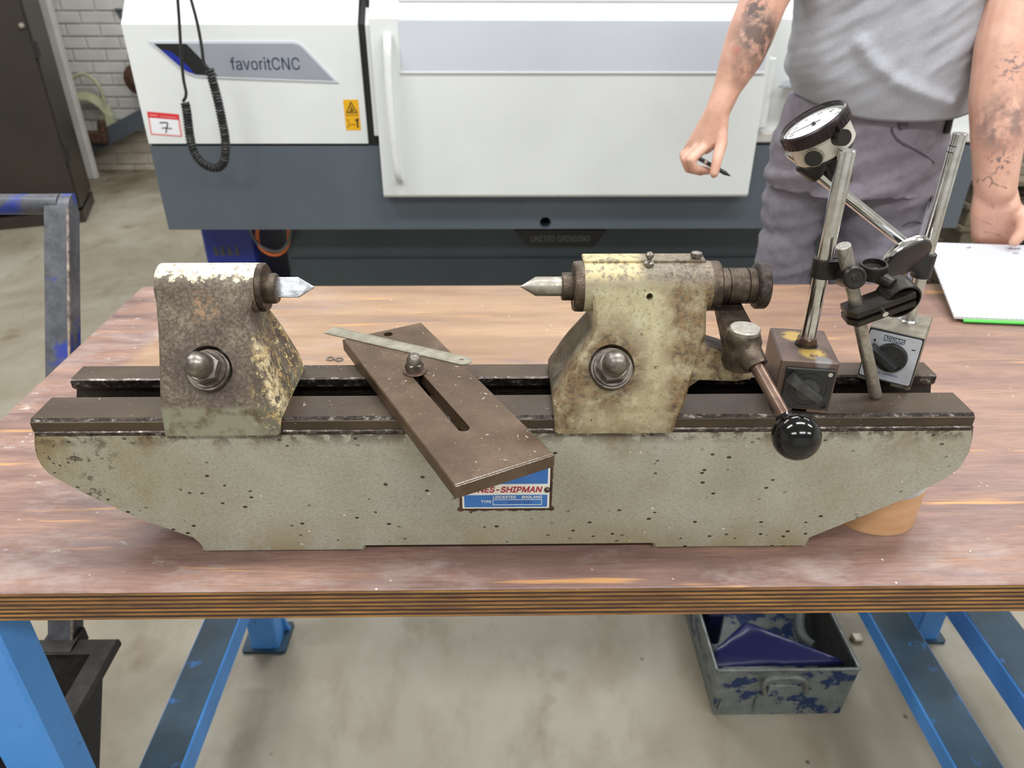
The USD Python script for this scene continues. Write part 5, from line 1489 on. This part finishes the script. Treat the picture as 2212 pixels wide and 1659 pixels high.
single('steel_bar', tube([onz(1776, 1390, tz - 0.09), onz(1794, 1320, tz - 0.03), onz(1797, 1300, tz - 0.01)], 0.004, 10), 'rod_brown', 'thin rusty bar at the right side inside the tin box', 'bar')
single('blue_lid', rbox(onz(1536, 1350, tz - 0.02) + V(0.0, 0.03, -0.10), onz(1560, 1330, tz - 0.02) + V(0.01, 0.10, 0.0), 0.006), 'dark_blue_plastic', 'dark blue plastic piece upright at the left inside the tin box', 'lid')
single('metal_offcut', rbox(onz(1850, 1384, 0.0) + V(-0.012, -0.01, 0), onz(1850, 1384, 0.0) + V(0.012, 0.012, 0.014), 0.003), 'rule_steel', 'small pale metal offcut on the floor right of the tin box', 'offcut')

# ------------------------------------------------------------------ bin trolley with leaning handle, left of the bench
DH = 1.20
q0, q1 = atd(130, 1392, DH), atd(121, 452, DH)
hu = (q1 - q0) / np.linalg.norm(q1 - q0)
hn_ = np.cross(hu, V(1, 0, 0))
hn_ /= np.linalg.norm(hn_)
if hn_[1] > 0:
    hn_ = -hn_
trol = thing('bin_trolley', 'black bin trolley with a worn blue bent handle, left of the bench', 'trolley', loc=(q0[0], q0[1], 0))
hxv = V(1, 0, 0)
hw_, hd_ = 0.0195, 0.032
bar = lambda p, q, a0, a1, b0, b1: hull([r + hxv * a + hn_ * b for r in (p, q) for a in (a0, a1) for b in (b0, b1)])
top = q1
up_len = 0.0
part(trol, 'handle_upright', bar(q0, q1, -hw_, hw_, -hd_, 0.0), 'worn_blue_steel', label='worn blue upright of the handle')
part(trol, 'bright_edge', bar(q0, q1, hw_ - 0.003, hw_ + 0.0006, -0.003, 0.0006), 'worn_edge', label='bare metal edge')
cr = []
for a in np.linspace(0, math.pi / 2, 7):
    cr.append((a, hw_ * math.cos(a)))
corner = hull([q1 + hxv * (s_ * hw_ if s_ < 0 else hw_) + hn_ * b for s_ in (-1, 1) for b in (-hd_, 0)] + [q1 + hu * 0.030 * math.sin(a) - hn_ * hd_ * (1 - math.cos(a)) * 0.6 + hxv * x for a in np.linspace(0, math.pi / 2, 6) for x in (-hw_, hw_)] + [q1 - hn_ * hd_ + hxv * x for x in (-hw_, hw_)])
part(trol, 'handle_corner', corner, 'worn_blue_steel')
cbp = q1 + hu * 0.012 - hn_ * hd_ * 0.5
part(trol, 'crossbar', cyl(cbp + hxv * 0.0, cbp - hxv * 0.372, 0.0165, seg=32), 'worn_blue_steel', label='shiny worn crossbar')
part(trol, 'handle_upright', bar(q0 - hxv * 0.36, q1 - hxv * 0.36, -hw_, hw_, -hd_, 0.0), 'worn_blue_steel')
# hopper, its rim carrying the handle
zrim = q0[2] + 0.002
rb = onz(262, 1376, zrim)
rw = 0.026
xr_, yr_ = rb[0], rb[1]
xl_, yf_ = xr_ - 0.52, yr_ - 0.42
outer_t = [V(xl_, yf_), V(xr_, yf_), V(xr_, yr_), V(xl_, yr_)]


def frustum(x0, x1, y0, y1, tp_, z0_, z1_):
    return hull([V(x, y, z1_) for x in (x0, x1) for y in (y0, y1)] + [V(x, y, z0_) for x in (x0 + tp_, x1 - tp_) for y in (y0 + tp_, y1 - tp_)])


shell = frustum(xl_ + 0.02, xr_ - 0.02, yf_ + 0.02, yr_ - 0.02, 0.075, 0.06, zrim - 0.004) - frustum(xl_ + 0.03, xr_ - 0.03, yf_ + 0.03, yr_ - 0.03, 0.07, 0.09, zrim + 0.01)
part(trol, 'hopper', shell, 'bin_black')
rimm = rbox((xl_, yf_, zrim - 0.016), (xr_, yr_, zrim), 0.005) - box((xl_ + 0.034, yf_ + 0.034, zrim - 0.1), (xr_ - 0.034, yr_ - 0.034, zrim + 0.1))
part(trol, 'rim', rimm, 'bin_black')
for off in (0.0, -0.36):
    part(trol, 'handle_bracket', hull([V(q0[0] + off + s_ * 0.026, y, z) for s_ in (-1, 1) for y, z in ((yr_ - 0.03, zrim - 0.012), (yr_ - 0.03, zrim + 0.001), (q0[1] + 0.03, q0[2] - 0.02), (q0[1] + 0.03, q0[2] + 0.006), (q0[1] - 0.01, q0[2] + 0.006))]), 'bin_black')
for sx in (xl_ + 0.1, xr_ - 0.12):
    for sy in (yf_ + 0.11, yr_ - 0.12):
        part(trol, 'wheel', cyl((sx - 0.014, sy, 0.0305), (sx + 0.014, sy, 0.0305), 0.03, ch=0.003), 'rubber')

# ------------------------------------------------------------------ the man behind the bench
PX = lambda u, v, y: ony(u, v, y)


def rpx(u, v, y, r):
    return r * dep(ony(u, v, y)) / FPX


def chain(pts, seg=20):
    """Hulls of consecutive spheres (point, radius)."""
    sp_ = [ball(p, r, seg) for p, r in pts]
    return [Manifold.batch_hull([a, b]) for a, b in zip(sp_[:-1], sp_[1:])]


def pchain(rows):
    return [(PX(u, v, y), rpx(u, v, y, r)) for u, v, y, r in rows]


YB_ = 1.66
tor = [(v, PX(a, v, YB_), PX(b, v, YB_)) for v, a, b in ((213, 1726, 2091), (174, 1709, 2095), (145, 1703, 2101), (119, 1706, 2106), (65, 1719, 2119), (0, 1727, 2135))]
xm = (tor[0][1][0] + tor[0][2][0]) / 2 + 0.01
SH = 1.565
man_c = V(xm, YB_, 0)
# right arm and hand (at the left in the picture), holding the pen
S1, S2 = V(tor[-1][1][0] - 0.01, 1.69, SH - 0.03), V(tor[-1][2][0] + 0.01, 1.69, SH - 0.03)
arm1_ = [(S1, 0.062), (PX(1676, -60, 1.62), 0.052)] + pchain([(1651, 0, 1.585, 50), (1622, 72, 1.565, 50), (1604, 119, 1.55, 46), (1572, 188, 1.535, 30), (1549, 243, 1.52, 26)])
sk = chain(arm1_)
palm1 = pchain([(1549, 243, 1.52, 26), (1545, 275, 1.52, 23), (1520, 290, 1.535, 19), (1500, 312, 1.53, 15), (1524, 318, 1.505, 15), (1556, 292, 1.505, 15), (1490, 320, 1.55, 12)])
sk.append(Manifold.batch_hull([ball(p, r, 20) for p, r in palm1]))
fing1 = [[(1521, 318, 1.500, 12), (1492, 346, 1.478, 10.5), (1500, 366, 1.480, 9.5), (1528, 369, 1.492, 8.5)],
         [(1508, 318, 1.512, 12), (1481, 344, 1.500, 10.5), (1488, 364, 1.498, 9.5), (1514, 371, 1.506, 8.5)],
         [(1496, 320, 1.530, 11.5), (1478, 338, 1.525, 10), (1484, 356, 1.520, 9), (1503, 364, 1.520, 8)],
         [(1488, 322, 1.550, 10), (1477, 333, 1.550, 9), (1482, 347, 1.545, 8), (1496, 352, 1.540, 7)]]
thumb1 = [(1556, 285, 1.505, 16), (1558, 312, 1.488, 13), (1549, 345, 1.462, 11), (1543, 374, 1.452, 9.5)]
hands = []
for f in fing1 + [thumb1]:
    hands += chain(pchain(f), 16)
# left arm and hand (at the right), palm up under the pad
arm2_ = [(S2, 0.064), (PX(2222, -60, 1.60), 0.056)] + pchain([(2196, 0, 1.56, 63), (2172, 100, 1.52, 61), (2160, 200, 1.49, 60), (2156, 290, 1.46, 53), (2152, 360, 1.445, 45), (2150, 408, 1.435, 41)])
sk += chain(arm2_)
palm2 = pchain([(2128, 412, 1.440, 22), (2172, 412, 1.440, 22), (2121, 458, 1.432, 22), (2118, 508, 1.436, 18), (2122, 532, 1.445, 15), (2176, 448, 1.424, 26), (2186, 500, 1.432, 18), (2182, 532, 1.445, 15)])
sk.append(Manifold.batch_hull([ball(p, r, 20) for p, r in palm2]))
for i, u in enumerate((2114, 2136, 2159, 2182)):
    b0_ = PX(u, 530, 1.447)
    L_ = (0.062, 0.078, 0.084, 0.074)[i]
    hands += chain([(b0_, 0.0100), (b0_ + V(0, -0.4 * L_, -0.016), 0.0094), (b0_ + V(0, -0.75 * L_, -0.020), 0.0086), (b0_ + V(0, -L_, -0.019), 0.0078)], 16)
hands += chain(pchain([(2190, 455, 1.424, 20), (2212, 476, 1.396, 15.5), (2207, 502, 1.384, 13.5), (2192, 521, 1.378, 11.5)]), 16)
# torso core, neck, head, legs
hc_ = V(xm, 1.655, 0)
sk += chain([(hc_ + V(0, 0.02, 1.12), 0.11), (hc_ + V(0, 0.02, 1.40), 0.12)])
sk.append(Manifold.batch_hull([ball(hc_ + V(-0.13, 0.03, SH - 0.06), 0.06), ball(hc_ + V(0.13, 0.03, SH - 0.06), 0.06), ball(hc_ + V(0, 0.02, 1.38), 0.11)]))
sk += chain([(S1, 0.062), (hc_ + V(0, 0.03, SH), 0.055), (S2, 0.064)])
sk += chain([(hc_ + V(0, 0.03, SH), 0.060), (hc_ + V(0, 0.015, SH + 0.10), 0.056)])
hd0 = hc_ + V(0, -0.005, SH + 0.20)
sk.append(Manifold.batch_hull([ball(hd0 + V(0, 0.020, 0.035), 0.088), ball(hd0 + V(0, -0.020, 0.03), 0.078), ball(hd0 + V(0, -0.045, -0.075), 0.034), ball(hd0 + V(0, 0.0, -0.06), 0.055)]))
sk.append(Manifold.batch_hull([ball(hd0 + V(0, -0.094, 0.012), 0.008), ball(hd0 + V(0, -0.108, -0.024), 0.0125), ball(hd0 + V(-0.011, -0.090, -0.028), 0.008), ball(hd0 + V(0.011, -0.090, -0.028), 0.008)]))
for sx in (-1, 1):
    sk.append(Manifold.batch_hull([ball(hd0 + V(sx * 0.080, 0.005, 0.012), 0.012), ball(hd0 + V(sx * 0.088, 0.016, 0.028), 0.009), ball(hd0 + V(sx * 0.080, 0.008, -0.03), 0.008)]))
    sk.append(Manifold.batch_hull([ball(hd0 + V(sx * 0.018, -0.083, 0.028), 0.008), ball(hd0 + V(sx * 0.045, -0.072, 0.028), 0.008)]))
sk.append(Manifold.batch_hull([ball(hd0 + V(-0.018, -0.076, -0.066), 0.0075), ball(hd0 + V(0.018, -0.076, -0.066), 0.0075), ball(hd0 + V(0, -0.082, -0.064), 0.008)]))
YL = 1.70
legR = [(PX(1722, 392, YL), 0.085), (PX(1700, 500, YL), 0.066), (V(PX(1692, 600, YL)[0], YL, 0.52), 0.058), (V(PX(1692, 600, YL)[0], YL + 0.03, 0.10), 0.045)]
legL = [(PX(1920, 392, YL - 0.02), 0.098), (PX(1900, 520, YL - 0.03), 0.088), (V(PX(1890, 600, YL)[0], YL - 0.03, 0.52), 0.062), (V(PX(1890, 600, YL)[0], YL, 0.10), 0.048)]
shrink = lambda L_, k: [(p, r * k) for p, r in L_]
sk += chain([(hc_ + V(-0.02, 0.03, 1.10), 0.085), (legR[0][0], 0.05)]) + chain([(hc_ + V(0.02, 0.03, 1.10), 0.085), (legL[0][0], 0.065)])
sk += chain(shrink(legR, 0.62)) + chain(shrink(legL, 0.62))
body = uni(sk + hands).refine_to_length(0.0075)
body = T(body)
body.merge_vertices()
trimesh.smoothing.filter_taubin(body, lamb=0.5, nu=0.53, iterations=10)
ink = lin(72, 66, 68)
fr1 = lambda u, v, y: PX(u, v, y)
skin('skin', [(fr1(1640, 80, 1.525), 0.028, 0.062, 0.88, 46, 0.30, 0.5, lin(74, 64, 60)),
              (fr1(1632, 22, 1.54), 0.012, 0.030, 0.85, 90, 0.44, 0.52, lin(66, 60, 60)),
              (fr1(1600, 150, 1.52), 0.010, 0.040, 0.7, 40, 0.36, 0.56, lin(92, 78, 74)),
              (fr1(1588, 105, 1.515), 0.004, 0.014, 0.5, 80, 0.40, 0.55, lin(196, 84, 76)),
              (fr1(2172, 262, 1.415), 0.036, 0.066, 0.72, 44, 0.34, 0.56, lin(104, 90, 90)),
              (fr1(2122, 235, 1.42), 0.010, 0.045, 0.7, 60, 0.46, 0.58, lin(86, 76, 80)),
              (fr1(2165, 352, 1.405), 0.010, 0.036, 0.75, 120, 0.53, 0.57, lin(84, 82, 92)),
              (fr1(2190, 140, 1.45), 0.010, 0.050, 0.7, 110, 0.54, 0.58, lin(84, 82, 92)),
              (fr1(2120, 180, 1.44), 0.006, 0.040, 0.8, 160, 0.55, 0.58, lin(70, 66, 74))])
man = thing('person', 'man in grey t-shirt and work trousers with tattooed forearms, holding a pen and a notepad', 'person', loc=man_c)
skp = part(man, 'body', body, 'skin', smooth=True)


def surf(m, u, v, off=0.002, rad=9):
    """A point just off the mesh where this pixel meets it."""
    q_ = np.asarray(m.vertices) - CAM
    z_ = q_ @ FWD
    uu, vv = W / 2 + FPX * (q_ @ RIGHT) / z_, H / 2 - FPX * (q_ @ UP) / z_
    while True:
        k_ = np.hypot(uu - u, vv - v) < rad
        if k_.any():
            break
        rad *= 1.6
    zm = z_[k_].min()
    zz = np.median(z_[k_ & (z_ < zm + 0.03)])
    return CAM + look_at(u, v) * (zz - off)


# small ink drawings on the left wrist and nails
heart = [(2109, 400), (2112, 388), (2120, 386), (2124, 391), (2130, 383), (2140, 382), (2144, 391), (2138, 404), (2121, 417), (2110, 408), (2109, 400)]
part(skp, 'ink_heart', tube([surf(body, u, v, 0.0004, 5) for u, v in heart], 0.00055, 6), 'ink_grey', label='outline of a heart in ink on the wrist')
part(skp, 'ink_arrow', tube([surf(body, u, v, 0.0004, 5) for u, v in ((2142, 394), (2150, 397), (2158, 401), (2168, 403), (2176, 407))], 0.0005, 6), 'ink_grey')
for cr_ in (((2140, 430), (2146, 452), (2156, 478), (2172, 500), (2190, 510)), ((2102, 498), (2120, 500), (2145, 504), (2166, 516)), ((2106, 474), (2124, 478), (2142, 486))):
    part(skp, 'palm_crease', tube(spline([surf(body, u, v, 0.0, 5) for u, v in cr_], 20), 0.0007, 6), 'crease')
for (u, v, a) in ((2194, 513, 1.0), (1541, 378, 0.8)):
    p = surf(body, u, v, 0.0002, 5)
    nl = Manifold.sphere(1, 24).scale([0.0058 * a, 0.0016, 0.0075 * a])
    part(skp, 'thumb_nail', nl.translate(p.tolist()), 'nail', label='pale thumb nail')
hair = Manifold.batch_hull([ball(hd0 + V(0, 0.026, 0.042), 0.090), ball(hd0 + V(0, -0.012, 0.048), 0.080)]) - hull([hd0 + V(x, y, z) for x in (-0.2, 0.2) for y, z in ((-0.3, 0.06), (-0.3, -0.3), (0.02, -0.3), (0.0, 0.0), (-0.055, 0.085))])
part(man, 'hair', hair, 'hair')
for sx in (-1, 1):
    part(man, 'eye', ball(hd0 + V(sx * 0.031, -0.078, 0.012), 0.011), 'eye_white')
# t-shirt
YC_ = YB_ + 0.005
rows_ = []
for (v, a, b), ryf, ryb in zip(tor, (0.128, 0.138, 0.142, 0.142, 0.138, 0.135), (0.10, 0.11, 0.115, 0.12, 0.125, 0.125)):
    rows_.append((a[2], a[0], b[0], ryf, ryb))
zl = rows_[-1][0]
rows_ += [(zl + 0.07, rows_[-1][1] - 0.01, rows_[-1][2] + 0.01, 0.13, 0.12), (zl + 0.14, rows_[-1][1] - 0.015, rows_[-1][2] + 0.015, 0.12, 0.11), (SH - 0.02, rows_[-1][1] + 0.02, rows_[-1][2] - 0.02, 0.10, 0.10), (SH + 0.035, xm - 0.11, xm + 0.11, 0.085, 0.08)]
from scipy.interpolate import PchipInterpolator
R_ = np.array(rows_)
zt_ = np.linspace(R_[0, 0], R_[-1, 0], 90)
it = [PchipInterpolator(R_[:, 0], R_[:, i])(zt_) for i in range(1, 5)]
nth = 120
th = np.linspace(0, 2 * np.pi, nth, endpoint=False)
vv, ff = [], []
for i, z in enumerate(zt_):
    xl__, xr__, rf, rb_ = (q_[i] for q_ in it)
    cxm, rx = (xl__ + xr__) / 2, (xr__ - xl__) / 2
    c_, s_ = np.cos(th), np.sin(th)
    ee = 0.86
    x = cxm + rx * np.sign(c_) * np.abs(c_) ** ee
    y = YC_ + np.where(s_ < 0, rf, rb_) * np.sign(s_) * np.abs(s_) ** ee
    zz = np.full(nth, z)
    w_ = max(0.0, 1 - i / 22)
    zz = zz - w_ * (0.020 * np.clip(-s_, 0, 1) ** 2 + 0.004 * np.sin(3 * th + 1)) - w_ * 0.012 * np.clip(np.cos(th - 5.6), 0, 1) ** 3
    vv.append(np.column_stack([x, y, zz]))
vv = np.vstack(vv)
nrm = np.column_stack([np.tile(np.cos(th), 90), np.tile(np.sin(th), 90), np.zeros(90 * nth)])
q_ = vv @ np.array([[0.8, 0, 0.6], [0, 1, 0], [-0.6, 0, 0.8]]).T
d1_ = meshkit.fbm(q_ * np.array([5, 5, 24]), 3, 3) - 0.5
d2_ = meshkit.fbm(vv * np.array([16, 16, 9]), 3, 9) - 0.5
zrel = np.clip((vv[:, 2] - R_[0, 0]) / 0.06, 0, 1)
vv += nrm * ((0.022 * d1_ + 0.012 * d2_) * (0.4 + 0.6 * zrel))[:, None]
# the long fold that hangs across the belly to the right hip
fold = spline([PX(1870, 95, 1.52), PX(1905, 150, 1.52), PX(1960, 190, 1.53), (PX(2035, 218, 1.56))], 30)
df = np.min(np.linalg.norm(vv[:, None, [0, 2]] - fold[None][:, :, [0, 2]], axis=2), axis=1)
vv += nrm * (0.012 * np.exp(-(df / 0.012) ** 2) * (vv[:, 1] < YC_))[:, None]
for i in range(89):
    for k in range(nth):
        a, b = i * nth + k, i * nth + (k + 1) % nth
        ff += [[a, b, b + nth], [a, b + nth, a + nth]]
n0 = len(vv)
vv = np.vstack([vv, [V(xm, YC_, R_[0, 0] + 0.03)], [V(xm, YC_ + 0.02, R_[-1, 0] + 0.004)]])
for k in range(nth):
    l = (k + 1) % nth
    ff += [[n0, l, k], [n0 + 1, 89 * nth + k, 89 * nth + l]]
shirt = trimesh.Trimesh(vv, ff, process=False)
part(man, 't_shirt', shirt, 'shirt_grey', smooth=True)
for A_, E_ in ((S1, arm1_[1][0]), (S2, arm2_[1][0])):
    slv_ = Manifold.batch_hull([ball(A_ + V(0, 0, -0.005), 0.082, 32), ball(A_ + (E_ - A_) * 0.72, 0.074, 32)])
    dd = (E_ - A_) / np.linalg.norm(E_ - A_)
    slv_ = slv_.trim_by_plane((-dd).tolist(), float(-dd @ (A_ + (E_ - A_) * 0.85)))
    part(man, 'sleeve', slv_, 'shirt_grey', smooth=60)
# trousers
pel = []
prow = [(207, 1708, 2062), (225, 1701, 2056), (282, 1680, 2043), (343, 1664, 2036), (400, 1655, 2028)]
rings = []
for v, a, b in prow:
    pa, pb_ = PX(a, v, YL - 0.02), PX(b, v, YL - 0.02)
    ctr_, rx = (pa + pb_) / 2, (pb_[0] - pa[0]) / 2
    rings.append([ctr_ + V(rx * math.cos(t), 0.125 * math.sin(t), 0) for t in np.linspace(0, 2 * math.pi, 40, endpoint=False)])
for a, b in zip(rings[:-1], rings[1:]):
    pel.append(hull(a + b))
tr1 = [(PX(1728, 400, YL), rpx(1728, 400, YL, 73)), (PX(1704, 500, YL), rpx(1704, 500, YL, 60)), (PX(1692, 600, YL), rpx(1692, 600, YL, 55)), (V(PX(1692, 600, YL)[0], YL, 0.45), 0.066), (V(PX(1692, 600, YL)[0], YL + 0.03, 0.06), 0.062)]
tr2 = [(PX(1925, 400, YL - 0.02), rpx(1925, 400, YL, 103)), (PX(1905, 500, YL - 0.03), rpx(1905, 500, YL, 93)), (PX(1882, 600, YL - 0.03), rpx(1882, 600, YL, 90)), (V(PX(1882, 600, YL)[0], YL - 0.03, 0.45), 0.075), (V(PX(1882, 600, YL)[0], YL, 0.06), 0.068)]
trm = uni(pel + chain(tr1, 32) + chain(tr2, 32)).refine_to_length(0.011)
trm = T(trm)
trm.merge_vertices()
trimesh.smoothing.filter_taubin(trm, iterations=25)
n_ = np.asarray(trm.vertex_normals)
v_ = np.asarray(trm.vertices)
q_ = v_ @ np.array([[0.94, 0, 0.34], [0, 1, 0], [-0.34, 0, 0.94]]).T
dw_ = (meshkit.fbm(q_ * np.array([4, 4, 30]), 3, 5) - 0.5) * 0.036 + (meshkit.fbm(v_ * 16, 3, 2) - 0.5) * 0.015
low_ = np.clip((1.12 - v_[:, 2]) / 0.10, 0.15, 1)
trm.vertices = v_ + n_ * (dw_ * low_)[:, None]
tro = part(man, 'trousers', trm, 'trouser_grey', smooth=True)
wb1 = [surf(trm, u, v, 0.0015) for u, v in ((1752, 236), (1800, 252), (1850, 263), (1900, 265), (1950, 258), (2000, 243), (2035, 232))]
lp = [surf(trm, u, v, 0.004) for u, v in ((1938, 252), (1956, 250), (1962, 276), (1945, 280))]
part(tro, 'belt_loop', hull([p + FWD * d for p in lp for d in (-0.002, 0.012)]), 'trouser_dark')
part(tro, 'pocket_seam', tube(spline([surf(trm, u, v, 0.001) for u, v in ((1926, 276), (1934, 296), (1965, 318), (1998, 336), (2018, 352))], 30), 0.0022, 8), 'trouser_dark')
part(tro, 'pocket_seam', tube(spline([surf(trm, u, v, 0.001) for u, v in ((1950, 488), (1966, 480), (1990, 482))], 20), 0.0018, 8), 'trouser_dark')
part(tro, 'clip', rbox(surf(trm, 2050, 250, 0.0) + V(-0.004, -0.01, -0.035), surf(trm, 2050, 250, 0.0) + V(0.008, 0.02, 0.03), 0.003), 'black_plastic', label='black clip on the waistband')
for L_ in (tr1, tr2):
    fx_, fy_ = L_[-1][0][0], L_[-1][0][1]
    part(man, 'shoe', Manifold.batch_hull([ball((fx_, fy_ - 0.16, 0.035), 0.034), ball((fx_, fy_ + 0.04, 0.04), 0.038), ball((fx_, fy_ + 0.0, 0.09), 0.04)]).trim_by_plane([0, 0, 1], 0.001), 'shoe')
# pen, and a yellow tape measure hanging on the trouser leg
pe0, pe1 = PX(1517, 346, 1.486), PX(1578, 380.5, 1.474)
pdv = (pe1 - pe0) / np.linalg.norm(pe1 - pe0)
pen = thing('pen', 'slim black pen with a silver band in the man\'s hand', 'pen', loc=(pe0 + pe1) / 2)
part(pen, 'barrel', cyl(pe0 - pdv * 0.02, pe1 - pdv * 0.012, 0.0042, seg=20), 'black_plastic')
part(pen, 'tip', cyl(pe1 - pdv * 0.012, pe1, 0.0040, 0.0008, seg=20), 'black_oxide')
part(pen, 'band', cyl(pe0 + pdv * 0.004, pe0 + pdv * 0.010, 0.0046, seg=20), 'bright_steel')
yt = [surf(trm, u, v, 0.006) for u, v in ((1995, 500), (1986, 514), (1972, 540), (1958, 570), (1947, 590), (1943, 612))]
ym = thing('tape_measure', 'yellow tape measure hanging against the man\'s trouser leg behind the clamping disc', 'tape measure', loc=yt[-1])
ys = spline(yt, 24)
ysd = V(0.009, 0, 0.004)
part(ym, 'ribbon', uni([hull([p + s_ * ysd + d * FWD for p in (a, b) for s_ in (-1, 1) for d in (0, 0.0012)]) for a, b in zip(ys[:-1], ys[1:])]), 'yellow_tape')
part(ym, 'graduations', cat([hull([p + s_ * ysd * k_ + e_ * V(0, 0, 0.0012) - FWD * d for s_, k_ in ((-1, 0.9), (0.2, 1)) for e_ in (-1, 1) for d in (0.0004, 0.0001)]) for p in ys[1::2]]), 'ink_black', kind='stuff')

# ------------------------------------------------------------------ clutter beyond the machine at the right
yk = 3.05
kx0 = ony(2082, 470, yk)[0]
zk = 0.0
for lv, wd in enumerate(('bottom', 'second', 'third', 'fourth', 'fifth', 'topmost')):
    pal = thing('wooden_pallet', 'old brown wooden pallet behind the machine\'s right end, %s of the stack%s' % (wd, '' if lv in (0, 5) else ' from the floor'), 'pallet', (kx0 + 0.6, yk + 0.4, zk), 'stacked wooden pallets')
    for j in range(3):
        part(pal, 'block', rbox((kx0 + 0.02 + 0.5 * j, yk + 0.01, zk), (kx0 + 0.13 + 0.5 * j, yk + 0.8, zk + 0.075), 0.003), 'wood_crate')
    for j in range(7):
        part(pal, 'plank', rbox((kx0, yk + 0.12 * j, zk + 0.0752), (kx0 + 1.2, yk + 0.12 * j + 0.095, zk + 0.0965), 0.002), 'wood_crate')
    zk += 0.0968
dm = thing('shade_block', 'added dark block behind the pallets, its colour standing in for shade at the right edge', 'machine', loc=(2.6, 4.4, 0))
part(dm, 'casing', rbox((1.75, 4.05, 0), (3.6, 4.9, 1.18), 0.03), 'shade_block')  # block added behind the pallets, background shade put into its dark colour
part(dm, 'front_strip', rbox((1.85, 4.0, 0.5), (2.9, 4.06, 0.62), 0.01), 'shade_block')

# ------------------------------------------------------------------ swarf and chips lying about
sw_ = []
for i in range(160):
    if i < 130:
        x, y, z = rng.uniform(BX0 + 0.02, 1.05), rng.uniform(BY0 + 0.01, BY1 - 0.02), BZ
        if -0.47 < x < 0.48 and 0.575 < y < 0.715:
            y = rng.uniform(0.72, 1.2)
    elif i < 156 and i > 151:
        x, y, z = rng.choice([rng.uniform(-0.43, -0.33), rng.uniform(0.18, 0.24), rng.uniform(-0.19, -0.16)]), rng.uniform(0.598, 0.63), RZ
    else:
        s_, t_2 = rng.uniform(0.01, PL - 0.01), rng.uniform(-PW / 2 + 0.006, PW / 2 - 0.006)
        if abs(t_2 - so) < 0.009:
            continue
        x, y = P2(s_, t_2)
        z = ZP
    L_, a = rng.uniform(0.0015, 0.0045), rng.uniform(0, 6.28)
    w_ = rng.uniform(0.0002, 0.0005)
    d = V(math.cos(a), math.sin(a), 0)
    s2 = V(-d[1], d[0], 0)
    p = V(x, y, z)
    sw_.append(hull([p + d * L_ * f + s2 * (L_ * 0.25 * f * f + w_ * k) + V(0, 0, h) for f in (-0.5, 0, 0.5) for k in (-1, 1) for h in (0.00005, 0.0005)]))
single('metal_swarf', cat(sw_), 'swarf', 'tiny bright metal chips scattered over the bench top and rails', 'swarf', kind='stuff', smooth=False)
